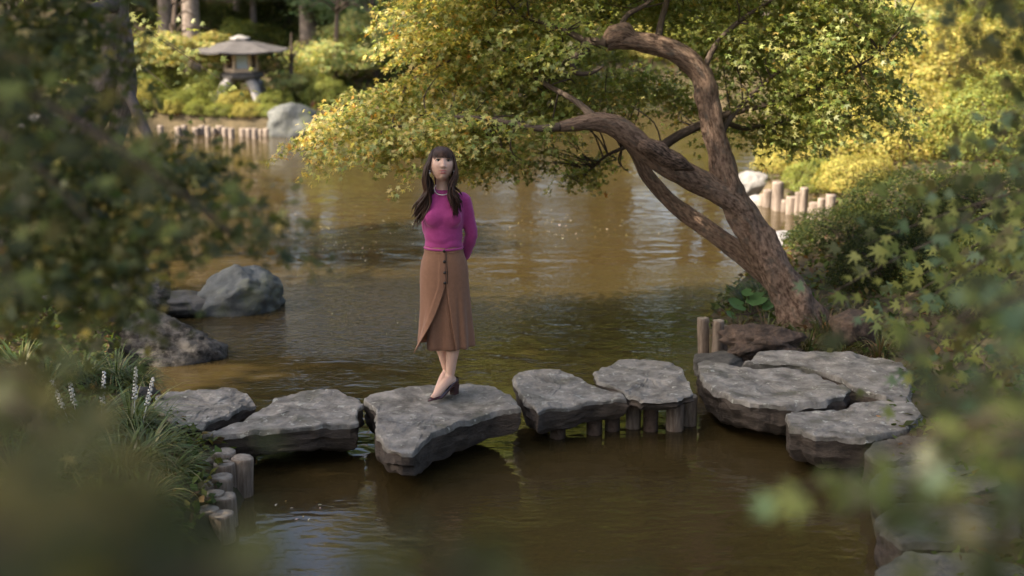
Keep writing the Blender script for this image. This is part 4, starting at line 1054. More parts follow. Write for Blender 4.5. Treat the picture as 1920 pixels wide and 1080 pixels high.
def bough(name, label, root, tips, n_leaf, size, seed, spread, stuff=0, meshes=(0, 1, 2, 3, 4, 5), group='foreground maple boughs', r0=.012):
    """a hanging maple bough: one stem forking to its tips, every leaf its own part"""
    r = random.Random(seed); nr = np.random.default_rng(seed)
    t = thing(name, label, 'branch', tuple(root), 0, group)
    root = Vector(root)
    mb = MB(); paths = []
    for tp in tips:
        e = Vector(tp) - root
        m1 = e * .35 + Vector((r.uniform(-.05, .05), r.uniform(-.05, .05), .10 * e.length)); m2 = e * .72 + Vector((0, 0, .07 * e.length))
        tube(mb, [Vector((0, 0, 0)), m1, m2, e], [r0, r0 * .6, r0 * .35, r0 * .15], 6, 5)
        pth, _ = smooth_path([Vector((0, 0, 0)), m1, m2, e], [1, 1, 1, 1], 10)
        paths.append(pth)
    mb.build('stem', M['bark_dark'], t)
    def pose():
        pth = r.choice(paths)
        k = int((r.random() ** .55) * (len(pth) - 1)); p_ = pth[k]
        q_ = p_ + Vector((r.gauss(0, spread), r.gauss(0, spread), r.gauss(0, spread * .45) - spread * .3))
        h = (pth[-1] - pth[0]); h = Vector((h.x, h.y, 0)).normalized() + Vector((r.gauss(0, .6), r.gauss(0, .6), -.45))
        n = Vector((r.gauss(0, .45), r.gauss(0, .4) - .75, .8))
        return q_, h.normalized(), n.normalized()
    for k in range(n_leaf):
        q_, h, n = pose()
        x = (h - n * h.dot(n)).normalized(); y = n.cross(x); s = size * r.uniform(.7, 1.2)
        o = link('leaf', LEAF_ME[r.choice(meshes)], t)
        o.matrix_local = Matrix(((x.x * s, y.x * s, n.x * s, q_.x), (x.y * s, y.y * s, n.y * s, q_.y), (x.z * s, y.z * s, n.z * s, q_.z), (0, 0, 0, 1)))
    if stuff:
        P_ = [pose() for _ in range(stuff)]
        o = link('leaves', leaf_mesh('leaves', np.array([a[0] for a in P_]), np.array([a[2] for a in P_]), np.array([a[1] for a in P_]), size * nr.uniform(.7, 1.2, stuff),
                 palette(stuff, ((0.07, .10, .028), (.10, .12, .03), (.05, .08, .035), (.16, .15, .04)), (4, 3, 3, 1.2), .2, nr), T_MAPLE7, M['leaf']), t)
        o['kind'] = 'stuff'
    return t

# left maple close by: leaning trunk and its dark leaves
def left_maple():
    r = np.random.default_rng(61)
    t = thing('maple_tree', 'dark out of focus maple with a leaning forked trunk on the left bank', 'tree', (0, 0, 0))
    mb = MB()
    b = Vector((-3.15, 8.2, gz(-3.15, 8.2) - .1))
    tube(mb, [b, b.lerp(at(20, 430, 8.3), .5) + Vector((-.08, 0, 0)), at(20, 430, 8.3), at(95, 320, 8.4), at(170, 220, 8.5), at(205, 120, 8.5), at(215, 0, 8.5), at(220, -150, 8.6)], [.13, .11, .10, .092, .088, .082, .075, .06], 14, 7, .14, 2.0)
    mb.build('trunk', M['bark_grey'], t)
    mb = MB(); tube(mb, [at(206, 330, 8.45), at(222, 240, 8.5), at(236, 170, 8.5), at(232, 90, 8.5), at(220, 0, 8.5)], [.02, .05, .06, .055, .05], 12, 6, .14, 4.0)
    mb.build('limb', M['bark_grey'], t)
    pads_px = [(60, 60, 5.5, .30, .4, .2), (90, 20, 5.2, .22, .4, .2), (40, 170, 5.0, .28, .4, .18), (70, 230, 5.0, .2, .4, .16), (60, 300, 4.8, .3, .4, .16), (150, 320, 5.0, .2, .3, .12), (275, 290, 5.2, .16, .3, .10),
               (100, 420, 4.6, .28, .3, .14), (230, 400, 4.8, .24, .3, .12), (330, 330, 5.0, .22, .3, .10), (330, 400, 4.6, .20, .3, .10), (190, 490, 4.4, .24, .3, .10), (60, 520, 4.4, .26, .3, .12), (420, 425, 4.6, .12, .2, .05),
               (-40, 100, 5, .3, .4, .3), (-40, 300, 4.6, .3, .4, .3), (100, -60, 5.5, .4, .5, .25), (10, 640, 4.6, .16, .3, .14), (-20, 450, 4.4, .22, .3, .2), (20, 740, 4.6, .12, .25, .1)]
    pads = [(at(a, b_, d), (x, y, z)) for a, b_, d, x, y, z in pads_px]
    C, N, H, S, K = spray_leaves(pads, 72, 26, .062, np.array(at(150, 100, 7.5)), r, lambda o: .05, L=.26, W=.10, cols=((.085, .105, .028), (.13, .135, .034), (.07, .09, .03), (.20, .18, .05)), cw=(4, 3, 3, 1))
    o = link('crown', leaf_mesh('crown', C, N, H, S, K, T_MAPLE, M['leaf']), t); o['kind'] = 'stuff'
    for pp, rr_ in [([(215, 10, 8.5), (140, 30, 7.2), (60, 90, 6), (40, 170, 5.2)], [.04, .03, .018, .006]), ([(190, 180, 8.5), (120, 240, 7), (140, 330, 5.6), (190, 430, 4.7)], [.04, .03, .018, .005]), ([(230, 150, 8.5), (280, 260, 6.5), (340, 350, 5.2), (430, 440, 4.6)], [.035, .022, .012, .004]), ([(100, 320, 8.4), (40, 360, 6.5), (50, 450, 5), (60, 530, 4.4)], [.035, .022, .012, .004])]:
        mb = MB(); tube(mb, [at(*q) for q in pp], rr_, 7, 6); mb.build('branch', M['bark_dark'], t)
left_maple()

A = at
bough('maple_bough', 'out of focus dark green maple bough hanging in from the upper left edge', A(-260, 120, 3.4), [A(270, 300, 3.3), A(440, 440, 3.1), A(180, 430, 3.0), A(120, 250, 3.2), A(40, 560, 2.9), A(60, 120, 3.2)], 170, .075, 1, .085, meshes=(0, 1, 2, 5))
bough('maple_bough', 'very blurred olive bough across the bottom left corner', A(-420, 1250, .95), [A(120, 1050, .82), A(330, 1120, .80), A(480, 1130, .82), A(40, 980, .85), A(220, 1060, .8), A(400, 1110, .8), A(560, 1110, .8), A(110, 1000, .8), A(280, 1070, .78)], 190, .068, 2, .04, meshes=(0, 2, 5))
bough('maple_bough', 'very blurred green bough along the bottom edge below the reflections', A(1320, 1500, 1.0), [A(700, 1070, .95), A(900, 1060, .95), A(1130, 1090, .95), A(800, 1050, .92)], 60, .055, 3, .035, meshes=(2, 0))
bough('maple_bough', 'blurred green bough on the left edge in front of the grass', A(-300, 760, 1.7), [A(70, 700, 1.6), A(150, 830, 1.55), A(60, 900, 1.5), A(250, 900, 1.5), A(20, 620, 1.6)], 70, .062, 4, .055, meshes=(0, 2, 5))
bough('maple_bough', 'single blurred pale green leaf spray over the dark water at the right', A(2150, 800, 2.0), [A(1480, 930, 1.9), A(1560, 985, 1.85), A(1750, 960, 1.8), A(1850, 880, 1.8)], 42, .068, 5, .045, meshes=(4, 1, 0))
bough('maple_bough', 'blurred dark leaves in the lower right corner', A(2250, 900, 1.6), [A(1800, 1060, 1.5), A(1880, 960, 1.45), A(1780, 850, 1.6), A(1900, 800, 1.5)], 40, .07, 6, .055, meshes=(0, 2, 5))
bough('maple_bough', 'blurred blue green leaf cluster in front of the slabs on the right', A(2150, 520, 2.6), [A(1680, 680, 2.5), A(1790, 760, 2.4), A(1880, 700, 2.4), A(1740, 620, 2.6)], 56, .07, 7, .06, meshes=(4, 2, 1))
bough('maple_bough', 'green maple bough reaching across the trunk foot from the right', A(2200, 380, 6.2), [A(1540, 560, 6.0), A(1620, 460, 6.2), A(1660, 620, 5.8), A(1760, 540, 6.0), A(1690, 700, 5.6)], 190, .085, 8, .085, meshes=(3, 1, 3, 0, 4))
bough('maple_bough', 'dense yellow green maple bough above the slabs at the right edge', A(2250, 450, 5.4), [A(1760, 690, 5.2), A(1850, 600, 5.2), A(1800, 480, 5.4), A(1900, 520, 5.2), A(1880, 720, 5.0)], 190, .085, 9, .10, meshes=(3, 1, 0, 5))
bough('maple_bough', 'maple bough of mixed greens at the right edge before the azaleas', A(2250, 150, 5.0), [A(1720, 380, 5.0), A(1800, 300, 5.0), A(1880, 400, 4.8), A(1790, 430, 4.8), A(1900, 250, 4.8), A(1890, 330, 5)], 200, .08, 10, .11, meshes=(0, 1, 2, 4, 5))
bough('maple_bough', 'lime green maple bough hanging over the bank behind the slabs', A(2300, 350, 7.2), [A(1640, 600, 7.0), A(1720, 520, 7.2), A(1800, 640, 7.0), A(1860, 560, 7.0), A(1780, 700, 6.8)], 200, .09, 18, .11, meshes=(3, 1, 3, 4))
bough('maple_bough', 'dark maple bough in the top right corner', A(2200, -200, 4.4), [A(1760, 60, 4.4), A(1850, 110, 4.3), A(1900, 60, 4.2), A(1830, 20, 4.3), A(1900, 160, 4.3)], 200, .08, 11, .08, meshes=(0, 2, 2, 5))
bough('maple_bough', 'yellow green bough at the left overhanging the far water', A(-100, -40, 14.5), [A(300, 90, 14.0), A(430, 160, 14.0), A(380, 120, 14.2), A(270, 60, 14.0), A(330, 175, 14)], 220, .10, 12, .18, meshes=(3, 3, 1), r0=.012)

# ------------------------------------------------------------------ the woman on the stone
def person():
    foot = ground(838, 744, 0.30)
    ZT = 0.312
    t = thing('person', 'woman in a magenta sweater and brown midi skirt on the stone, hands behind her back', 'person', (foot.x, foot.y, ZT))
    # ---- materials
    skin, nt, b = nodes('skin')
    a_ = nt.nodes.new('ShaderNodeAttribute'); a_.attribute_name = 'Col'
    nt.links.new(a_.outputs['Color'], b.inputs['Base Color'])
    b.inputs['Roughness'].default_value = 0.48
    b.inputs['Subsurface Weight'].default_value = 0.12
    b.inputs['Subsurface Radius'].default_value = (0.012, 0.005, 0.003)
    b.inputs['Subsurface Scale'].default_value = 0.6
    knit = plain('magenta knit', (0.40, 0.060, 0.225), 0.85, 0.2, 0.35, 260, 0.002, sheen=0.25, c2=(0.36, 0.046, 0.20), scale=60)
    twill = plain('brown twill', (0.27, 0.142, 0.088), 0.85, 0.2, 0.25, 400, 0.001, sheen=0.15, c2=(0.24, 0.125, 0.076), scale=40)
    hairm = noise_mat('dark brown hair', (0.014, 0.008, 0.006), (0.075, 0.036, 0.023), scale=60, rough=0.42, bump=0.3, bscale=200, bdist=0.002, spec=0.25, stretch=(1, 1, .1))
    leather = plain('burgundy leather', (0.045, 0.010, 0.013), 0.22, 0.6, c2=(0.035, 0.008, 0.010))
    pearl = plain('pearl', (0.85, 0.82, 0.78), 0.2, 0.6)
    dark = plain('dark button horn', (0.02, 0.013, 0.01), 0.35, 0.5)
    white = plain('eye white', (0.72, 0.68, 0.64), 0.3)
    iris = plain('dark iris', (0.014, 0.008, 0.006), 0.15, 0.6)

    def remesh(mb, name, voxel, smooth=8, fac=0.5):
        me = mesh_from(name, mb.V, mb.F)
        o = bpy.data.objects.new(name, me); COL.objects.link(o)
        m = o.modifiers.new('r', 'REMESH'); m.mode = 'VOXEL'; m.voxel_size = voxel
        s = o.modifiers.new('s', 'SMOOTH'); s.iterations = smooth; s.factor = fac
        bpy.context.view_layer.update()
        dg = bpy.context.evaluated_depsgraph_get()
        out = bpy.data.meshes.new_from_object(o.evaluated_get(dg))
        bpy.data.objects.remove(o)
        out.name = name
        out.polygons.foreach_set('use_smooth', [True] * len(out.polygons))
        return out
    def ball(mb, c, r, n=16, M_=None):
        V, F = [], []
        for i in range(n + 1):
            th = math.pi * i / n
            for k in range(2 * n):
                ph = math.pi * k / n
                p = Vector((r[0] * math.sin(th) * math.cos(ph), r[1] * math.sin(th) * math.sin(ph), r[2] * math.cos(th)))
                if M_: p = M_ @ p
                V.append(Vector(c) + p)
        w = 2 * n
        for i in range(n):
            for k in range(w): F.append((i * w + k, (i + 1) * w + k, (i + 1) * w + (k + 1) % w, i * w + (k + 1) % w))
        mb.add(V, F)
    def loft(mb, rings, n=36):
        """rings = (cx, cy, z, half width, half depth)"""
        V, F = [], []
        for cx, cy, z, a, b2 in rings:
            for k in range(n):
                ph = 2 * math.pi * k / n
                V.append((cx + a * math.cos(ph), cy + b2 * math.sin(ph), z))
        for i in range(len(rings) - 1):
            for k in range(n): F.append((i * n + k, i * n + (k + 1) % n, (i + 1) * n + (k + 1) % n, (i + 1) * n + k))
        F.append(tuple(range(n))[::-1]); F.append(tuple((len(rings) - 1) * n + k for k in range(n)))
        mb.add(V, F)

    # ---- head frame: turned a little to her left, chin lifted
    HC = Vector((-0.018, -0.020, 1.528))
    HM = Matrix.Rotation(math.radians(9), 3, 'Z') @ Matrix.Rotation(math.radians(3), 3, 'Y') @ Matrix.Rotation(math.radians(-22), 3, 'X')
    HS = 0.99
    def hw(p): return HC + HM @ (Vector(p) * HS)
    def head(mb):
        V, F = [], []; n = 40; w = 2 * n
        for i in range(n + 1):
            th = math.pi * i / n
            for k in range(w):
                ph = math.pi * k / n
                d = Vector((math.sin(th) * math.cos(ph), math.sin(th) * math.sin(ph), math.cos(th)))
                lo = max(0.0, -d.z)
                x = 0.079 * d.x * (1 - 0.28 * lo ** 1.7)
                y = 0.092 * d.y
                if d.y > 0: y *= 1 - 0.55 * lo
                else: y *= 1 - 0.02 * lo
                V.append(hw((x, y, (0.112 if d.z > 0 else 0.105) * d.z)))
        for i in range(n):
            for k in range(w): F.append((i * w + k, (i + 1) * w + k, (i + 1) * w + (k + 1) % w, i * w + (k + 1) % w))
        mb.add(V, F)
    mb = MB()
    head(mb)
    tube(mb, [(-.012, .026, 1.30), (-.014, .024, 1.38), (-.016, .026, 1.43), (-.018, .026, 1.50)], [.060, .043, .041, .045], 20, 4)
    loft(mb, [(-.01, .02, .80, .12, .09), (-.01, .02, .90, .128, .095), (-.01, .015, 1.0, .098, .075), (-.012, .012, 1.1, .096, .072), (-.012, .01, 1.2, .105, .076), (-.012, .015, 1.28, .112, .066), (-.012, .02, 1.33, .095, .05), (-.012, .02, 1.36, .06, .05)])
    # legs: the left one crosses in front
    fT = (ground(816, 753, .30) - foot); fT.z = 0
    dirF = Vector((-.66, -.75, 0)).normalized()
    heelF = Vector((.045, .02, 0))
    dirR = Vector((-.42, -.90, 0)).normalized()
    heelR = Vector((.012, .15, 0))
    def leg(hip, knee, heel, d):
        ank = heel + d * .035 + Vector((0, 0, .145))
        tube(mb, [hip, hip.lerp(knee, .5) + Vector((0, -.01, 0)), knee, knee.lerp(ank, .32) + Vector((0, .012, 0)), knee.lerp(ank, .72), ank, ank + Vector((0, 0, -.03)) + d * .012], [.070, .064, .052, .053, .036, .030, .031], 18, 5)
        # foot: heel raised, instep falling to the toes
        side = Vector((-d.y, d.x, 0))
        tube(mb, [heel + Vector((0, 0, .10)), ank + Vector((0, 0, -.04)) + d * .02, heel + d * .105 + Vector((0, 0, .078)), heel + d * .165 + Vector((0, 0, .035)), heel + d * .205 + Vector((0, 0, .020))], [.026, .034, .031, .026, .016], 16, 5)
        return ank
    leg(Vector((.055, .01, .82)), Vector((.060, -.03, .475)), heelF, dirF)
    leg(Vector((-.075, .02, .82)), Vector((-.060, .02, .475)), heelR, dirR)
    # arms behind the back
    SL, EL, WL = Vector((.122, .018, 1.290)), Vector((.166, .060, 1.065)), Vector((.112, .150, .885))
    SR, ER, WR = Vector((-.118, .035, 1.285)), Vector((-.112, .135, 1.08)), Vector((-.045, .185, .905))
    for s_, e_, w_ in ((SL, EL, WL), (SR, ER, WR)):
        tube(mb, [s_, s_.lerp(e_, .5), e_, e_.lerp(w_, .35), w_], [.044, .037, .032, .033, .022], 14, 4)
    def hand(w_, d, up, th):
        d = d.normalized(); side = d.cross(up).normalized(); up = side.cross(d).normalized()
        ball(mb, w_ + d * .045, (.001, .001, .001), 4)
        tube(mb, [w_ - d * .01, w_ + d * .03, w_ + d * .07, w_ + d * .088], [.021, .026, .030, .022], 14, 3, flat=.5)
        for k, (o_, l_) in enumerate([(-.027, .066), (-.009, .076), (.009, .071), (.026, .056)]):
            p0 = w_ + d * .078 + side * o_; p1 = p0 + d * l_ * .5 + side * o_ * .12 - up * .006; p2 = p0 + d * l_ * .8 - up * .026; p3 = p0 + d * l_ * .85 - up * .045
            tube(mb, [p0 - d * .02, p0, p1, p2, p3], [.0085, .009, .0082, .0075, .006], 8, 3)
        p0 = w_ + d * .025 + side * th * .024
        tube(mb, [p0 - side * th * .012, p0 + side * th * .018 + d * .02, p0 + side * th * .026 + d * .048, p0 + side * th * .022 + d * .066], [.012, .011, .0095, .007], 8, 3)
    hand(WL, Vector((-.10, .035, -.02)), Vector((0, 1, .1)), 1)
    hand(WR, Vector((.10, .015, -.045)), Vector((0, 1, .1)), -1)
    me = remesh(mb, 'body', 0.003, 5)
    # face: nose, sockets, lips, chin, cheeks worked into the same surface
    HI = HM.inverted()
    co = np.empty(len(me.vertices) * 3, np.float32); me.vertices.foreach_get('co', co); co = co.reshape(-1, 3)
    Kc = np.tile(np.array([.68, .44, .335], np.float32), (len(co), 1))
    for i in np.where(co[:, 2] > 1.36)[0]:
        p = (HI @ (Vector(co[i]) - HC)) / HS
        x, y, z = p
        if y < -.02 and z > -.13:
            g = lambda cx, cz, sx, sz: math.exp(-((x - cx) / sx) ** 2 - ((z - cz) / sz) ** 2)
            d = 0.0
            nz = 0.0
            if -.045 < z < .03: nz = (1 - (z + .033) / .063) if z > -.033 else max(0, 1 - (-.033 - z) / .011)
            d += .015 * nz ** .9 * math.exp(-(x / (.0075 + .006 * nz)) ** 2)
            d += .004 * (g(.012, -.034, .008, .007) + g(-.012, -.034, .008, .007))
            d -= .0065 * (g(.031, .010, .017, .011) + g(-.031, .010, .017, .011))
            d += .004 * (g(.03, .03, .022, .008) + g(-.03, .03, .022, .008))
            d += .0055 * g(0, -.056, .020, .0055) + .0060 * g(0, -.067, .017, .0055) - .004 * g(0, -.0615, .024, .0025)
            d -= .003 * g(0, -.079, .018, .006)
            d += .010 * g(0, -.090, .022, .014)
            d += .003 * (g(.042, -.025, .02, .02) + g(-.042, -.025, .02, .02))
            q = HC + HM @ (Vector((x, y - d, z)) * HS)
            co[i] = q
            if y < -.045:
                lip = min(1.0, 1.9 * (g(0, -.0560, .023, .0042) + g(0, -.0685, .019, .0048)))
                c = np.array([.68, .44, .335]); c = c * (1 - lip) + np.array([.50, .15, .14]) * lip
                mo = .9 * g(0, -.0620, .017, .0022); c = c * (1 - mo) + np.array([.62, .50, .46]) * mo
                bl = .22 * (g(.042, -.022, .02, .016) + g(-.042, -.022, .02, .016)); c = c * (1 - bl) + np.array([.66, .30, .24]) * bl
                no = .6 * (g(.007, -.0425, .0035, .0028) + g(-.007, -.0425, .0035, .0028)); c = c * (1 - no) + np.array([.14, .05, .04]) * no
                br = 0.0
                for s_ in (1, -1):
                    br = max(br, .85 * math.exp(-((abs(x) - .032) / .016) ** 4 - ((z - .030 - .05 * (abs(x) - .032) * -.5) / .0035) ** 2))
                    li = .9 * math.exp(-((abs(x) - .031) / .0155) ** 4 - ((z - .0165 + 14 * (abs(x) - .031) ** 2) / .0030) ** 2)
                    br = max(br, li)
                c = c * (1 - br) + np.array([.035, .018, .012]) * br
                Kc[i] = c
    me.vertices.foreach_set('co', co.ravel())
    ca = me.color_attributes.new('Col', 'FLOAT_COLOR', 'POINT')
    c4 = np.ones((len(co), 4), np.float32); c4[:, :3] = Kc; ca.data.foreach_set('color', c4.ravel())
    me.materials.clear(); me.materials.append(skin)
    body = link('body', me, t)
    for s_ in (1, -1):
        e = MB(); ball(e, hw((.031 * s_, -.0715, .0095)), (.0150, .0095, .0066), 10, HM)
        eo = e.build('eye', white, body)
        e = MB(); ball(e, hw((.031 * s_ + .0015, -.0800, .0110)), (.0072, .0032, .0068), 8, HM); e.build('iris', iris, eo)
        e = MB(); tube(e, [hw((s_ * (.031 + u), -.0835 + 16 * u * u + (.004 if u * 1 > .012 else 0), .0165 - 22 * u * u + (.001 if u > .012 else 0))) for u in (-.0165, -.009, 0, .009, .0175)], [.0010, .0026, .0032, .0032, .0012], 6, 4); e.build('eyelash', iris, eo)
        e = MB(); ball(e, hw((.0725 * s_, .004, -.012)), (.009, .016, .028), 10, HM); ear = e
        eb = ear.build('ear', skin, body)
        cea = eb.data.color_attributes.new('Col', 'FLOAT_COLOR', 'POINT'); cea.data.foreach_set('color', np.tile(np.array([.66, .41, .31, 1], np.float32), len(eb.data.vertices)))
        e = MB(); q = hw((.078 * s_, -.006, -.040))
        ball(e, q, (.0055, .0055, .0055), 8); ball(e, q + Vector((0, -.002, -.015)), (.006, .006, .008), 8)
        e.build('earring', pearl, t)
    # ---- sweater
    sw = MB()
    loft(sw, [(-.012, .010, .985, .116, .092), (-.012, .010, 1.0, .123, .098), (-.012, .010, 1.05, .124, .098), (-.012, .008, 1.12, .122, .094), (-.012, .004, 1.18, .130, .102), (-.012, .006, 1.24, .136, .100), (-.012, .014, 1.29, .140, .086), (-.012, .018, 1.325, .122, .070), (-.012, .02, 1.35, .085, .058), (-.013, .02, 1.368, .058, .052)])
    for s_ in (-1, 1): ball(sw, (-.012 + s_ * .050, -.066, 1.195), (.074, .040, .064), 14)
    for s_, e_, w_ in ((SL, EL, WL), (SR, ER, WR)):
        tube(sw, [s_ + (Vector((-.03, 0, .015)) if s_.x > 0 else Vector((.03, 0, .015))), s_, s_.lerp(e_, .5), e_, e_.lerp(w_, .4), w_ - (w_ - e_).normalized() * .005], [.046, .050, .047, .043, .043, .033], 18, 6, 0.05, 3.0)
    me = remesh(sw, 'sweater', 0.006, 40)
    for v in me.vertices:
        x, y, z = v.co
        k = .0030 * fbm(x * 9, y * 9, z * 16, 3) + .0025 * math.sin(z * 95 + 4 * fbm(x * 6, y * 6, 2, 2)) * math.exp(-((z - 1.02) / .05) ** 2)
        d = Vector((x + .012, y - .01, 0)); v.co += d.normalized() * k if d.length > .01 else Vector((0, 0, 0))
    me.materials.clear(); me.materials.append(knit)
    so = link('sweater', me, t)
    cl = MB(); R_ = 26
    pts = [Vector((-.013 + .056 * math.cos(2 * math.pi * k / R_), .016 + .052 * math.sin(2 * math.pi * k / R_), 1.362 + .012 * math.sin(2 * math.pi * k / R_))) for k in range(R_ + 1)]
    tube(cl, pts, [.0075] * len(pts), 8, 1); cl.build('collar', knit, so)
    hm = MB(); pts = [Vector((-.012 + .121 * math.cos(2 * math.pi * k / 40), .010 + .097 * math.sin(2 * math.pi * k / 40), .990)) for k in range(41)]
    tube(hm, pts, [.0085] * len(pts), 8, 1); hm.build('hem_band', knit, so)
    nk = MB(); pts = [Vector((-.014 + .053 * math.cos(a), .006 + .064 * math.sin(a), 1.372 + .030 * math.sin(a))) for a in [2 * math.pi * k / 40 for k in range(41)]]
    tube(nk, pts, [.0032] * 41, 6, 1); nk.build('necklace', pearl, t)
    # ---- skirt: wrap front, slit from the last button, left panel flaring away
    prof = [(1.005, .121, .099), (.985, .1225, .100), (.95, .130, .106), (.90, .146, .116), (.84, .156, .123), (.76, .160, .126), (.66, .163, .128), (.56, .168, .130), (.46, .175, .132), (.38, .181, .134), (.335, .184, .135)]
    zs = [q[0] for q in prof][::-1]
    aw = [q[1] for q in prof][::-1]; bw = [q[2] for q in prof][::-1]
    def ring(z): return np.interp(z, zs, aw), np.interp(z, zs, bw)
    NZ, NA = 44, 160
    ZS = [1.005 - (1.005 - .335) * i / NZ for i in range(NZ + 1)]
    def low(z): return max(0.0, min(1.0, (.76 - z) / .42))
    def pt(ph, z, dr=0.0):
        a, b2 = ring(z); f = low(z)
        fold = f * (.010 * math.sin(5 * ph + .6) + .008 * math.sin(9 * ph + 2.0)) * (1 if True else 0)
        crease = -f * .026 * math.exp(-((ph - math.radians(306)) / .10) ** 2)           # deep fold near her left side
        k = fold + crease + dr + .0016 * fbm(ph * 2, z * 9, 1.0, 3)
        return (-.012 + .010 * (1.0 - z) + (a + k) * math.cos(ph), .012 + (b2 + k) * math.sin(ph), z)
    FRONT = math.radians(270)
    Z_SLIT = .775
    def edges(z):
        """wrap edge and under edge, as angles, below the last button"""
        f = max(0.0, (Z_SLIT - z) / (Z_SLIT - .335))
        return FRONT + .10 - f * .86, FRONT + .10 + f * .30
    sk = MB(); V, F = [], []
    for z in ZS:
        e0, e1 = edges(z) if z < Z_SLIT else (FRONT + .10, FRONT + .10)
        f = max(0.0, (Z_SLIT - z) / (Z_SLIT - .335))
        span = 2 * math.pi - (e1 - e0)
        for k in range(NA + 1):
            ph = e1 + span * k / NA
            w = max(0.0, 1 - (span * (NA - k) / NA) / .55)             # close to the wrap edge: the panel swings out
            dr = .052 * w ** 1.3 * f ** 1.7
            x, y, zz = pt(ph, z, dr + (.004 if k > NA - 8 else 0))
            if k == NA or k > NA - 3: pass
            V.append((x - .030 * w * f ** 2, y, zz - .012 * w * f ** 2))
    for i in range(NZ):
        for k in range(NA): F.append((i * (NA + 1) + k, (i + 1) * (NA + 1) + k, (i + 1) * (NA + 1) + k + 1, i * (NA + 1) + k + 1))
    sk.add(V, F)
    so = sk.build('skirt', twill, t)
    so.modifiers.new('thickness', 'SOLIDIFY').thickness = .003
    up = MB(); V, F = [], []
    for i in range(25):                                             # the under panel showing in the slit
        z = .80 - (.80 - .322) * i / 24
        for k in range(41):
            ph = FRONT - .95 + 1.55 * k / 40
            f = low(z)
            V.append(pt(ph, z, -.016 - .018 * f))
    for i in range(24):
        for k in range(40): F.append((i * 41 + k, (i + 1) * 41 + k, (i + 1) * 41 + k + 1, i * 41 + k + 1))
    up.add(V, F); uo = up.build('under_panel', twill, so)
    uo.modifiers.new('thickness', 'SOLIDIFY').thickness = .003
    wb = MB(); pts = [Vector(pt(2 * math.pi * k / 60, .972, .0015)) for k in range(61)]
    tube(wb, pts, [.0022] * 61, 5, 1); wb.build('waist_seam', twill, so)
    pk = MB(); pts = [Vector(pt(FRONT + .165, z, .0012)) for z in np.linspace(1.0, Z_SLIT, 30)]
    tube(pk, pts, [.0020] * 30, 5, 1); pk.build('placket_edge', dark, so)
    for z in (.985, .918, .848, .782):
        bt = MB(); c = Vector(pt(FRONT + .055, z, .004)); tube(bt, [c + Vector((0, .004, 0)), c + Vector((0, -.004, 0))], [.0105, .0095], 14, 1); bt.build('button', dark, so)
    # ---- pumps
    def shoe(heel, d):
        side = Vector((-d.y, d.x, 0)); up_ = Vector((0, 0, 1))
        sp = thing('shoe', None, None); sp.parent = t
        sh = MB(); n = 20
        #        along  sole z  half width  rim height above the sole
        st = [(-.030, .076, .012, .040), (-.024, .074, .025, .048), (.0, .071, .031, .044), (.035, .062, .031, .030), (.075, .046, .032, .020), (.115, .024, .036, .017), (.150, .010, .038, .018), (.172, .005, .036, .026), (.195, .004, .029, .024), (.220, .004, .018, .017), (.242, .004, .006, .009)]
        V, F = [], []
        for s, sz, w, h in st:
            for k in range(n):
                a = 2 * math.pi * k / n
                x = math.cos(a) * w; zz = math.sin(a)
                closed = s >= .172
                if zz > 0 and not closed:
                    p = heel + d * s + side * x * (.96) + up_ * (sz + min(h, h * zz * 1.6))
                    if abs(x) < w * .86: p = heel + d * s + side * math.copysign(w * .86, x if abs(x) > 1e-6 else 1) + up_ * (sz + h * .96)
                else:
                    p = heel + d * s + side * x + up_ * (sz + h * .5 + zz * h * .5) if closed else heel + d * s + side * x + up_ * (sz + zz * .006)
                V.append(p)
        m_ = len(st)
        for i in range(m_ - 1):
            for k in range(n):
                F.append((i * n + k, i * n + (k + 1) % n, (i + 1) * n + (k + 1) % n, (i + 1) * n + k))
        F = [f for f in F if not (f[0] // n < 7 and f[0] % n == 4) and not (f[0] // n < 7 and f[0] % n == 5)]
        F.append(tuple(range(n))[::-1]); F.append(tuple((m_ - 1) * n + k for k in range(n)))
        sh.add(V, F); sh.build('upper', leather, sp)
        hl = MB(); V = []
        for z, s0, s1, w in ((.0, -.030, .018, .021), (.03, -.031, .017, .021), (.068, -.034, .022, .026)):
            for s, x in ((s0, -w * .8), (s0, w * .8), (s1, w), (s1, -w)): V.append(heel + d * s + side * x + up_ * z)
        F = [(0, 1, 2, 3), (11, 10, 9, 8)] + [(i * 4 + k, i * 4 + 4 + k, i * 4 + 4 + (k + 1) % 4, i * 4 + (k + 1) % 4) for i in range(2) for k in range(4)]
        hl.add(V, F); hl.build('block_heel', leather, sp, smooth=False)
    shoe(heelF, dirF); shoe(heelR, dirR)
    # ---- hair: a close cap with a fringe, long waved locks over both shoulders
    hr = MB(); r = random.Random(4)
    def scalp(th, ph, k=1.0):
        return Vector((.084 * k * math.sin(th) * math.cos(ph), .004 + .0965 * k * math.sin(th) * math.sin(ph), .008 + .112 * k * math.cos(th)))
    n, w = 26, 56
    V, F = [], []
    for k in range(w):
        ph = 2 * math.pi * k / w
        fr = max(0.0, -math.sin(ph))                                  # 1 at the brow
        tmax = 1.95 - .86 * min(1.0, fr * 1.35) ** .8
        for i in range(n + 1):
            th = tmax * i / n
            p = scalp(th, ph, 1.035 + .012 * math.sin(ph * 17) * (i / n))
            V.append(hw(p))
    for k in range(w):
        for i in range(n): F.append((k * (n + 1) + i, k * (n + 1) + i + 1, ((k + 1) % w) * (n + 1) + i + 1, ((k + 1) % w) * (n + 1) + i))
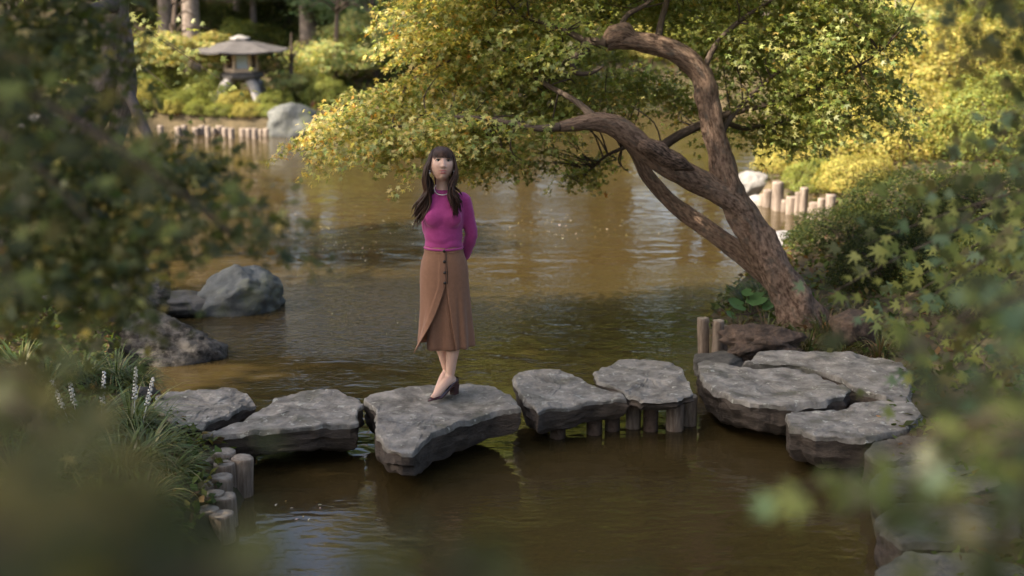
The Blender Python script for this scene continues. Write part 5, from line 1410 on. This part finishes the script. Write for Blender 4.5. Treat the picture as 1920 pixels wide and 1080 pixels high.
    hr.add(V, F)
    def lock(pts, rad, flat=.55): tube(hr, pts, rad, 6, 5, flat=flat)
    for k in range(46):                                               # fringe
        x = -.060 + .120 * k / 45 + r.uniform(-.002, .002)
        top = hw((x * .55, -.055 + .25 * x * x * 10 * .1, .098)); mid = hw((x * .85, -.088 + 5.5 * x * x, .068)); gap = r.random()
        zt = .028 + r.uniform(-.006, .012) + (.010 if gap < .2 else 0) - 4.5 * x * x
        tip = hw((x * 1.04, -.0975 + 7.2 * x * x, zt))
        lock([top, mid, tip], [.006, .0062, .0016])
    def fall(ph0, ph1, count, end, side, wave, front):
        for k in range(count):
            ph = ph0 + (ph1 - ph0) * (k + r.random()) / count
            th0, th1 = r.uniform(.25, .5), r.uniform(1.35, 1.6)
            a = hw(scalp(th0, ph, 1.04)); b3 = hw(scalp((th0 + th1) / 2, ph, 1.06)); c = hw(scalp(th1, ph, 1.075))
            E = Vector(end) + Vector((r.gauss(0, .014), r.gauss(0, .012), r.gauss(0, .032)))
            ph_w = r.uniform(-.5, .5)
            path = [a, b3, c]
            N_ = 6
            for j in range(1, N_ + 1):
                u = j / N_
                q = c.lerp(E, u)
                q += Vector((side * wave * (.5 + u) * math.sin(u * math.pi * 2.6 + ph_w), -front * math.sin(u * math.pi) - .010 * u * math.cos(u * math.pi * 2.6 + ph_w), 0))
                path.append(q)
            lock(path, [.005, .007, .0085, .009, .0095, .009, .008, .006, .0012])
    # her right (picture left): a lock swept outwards over the shoulder; her left: falling to the chest
    fall(math.radians(165), math.radians(208), 75, (-.150, -.03, 1.20), -1, .022, .018)
    fall(math.radians(130), math.radians(180), 55, (-.120, -.02, 1.235), -1, .024, .012)
    fall(math.radians(-30), math.radians(15), 75, (.052, -.112, 1.255), 1, .016, .020)
    fall(math.radians(0), math.radians(50), 48, (.070, -.090, 1.275), 1, .018, .012)
    fall(math.radians(50), math.radians(130), 80, (-.012, .125, 1.20), 1, .010, -.03)
    hr.build('hair', hairm, t)
    return t
person()
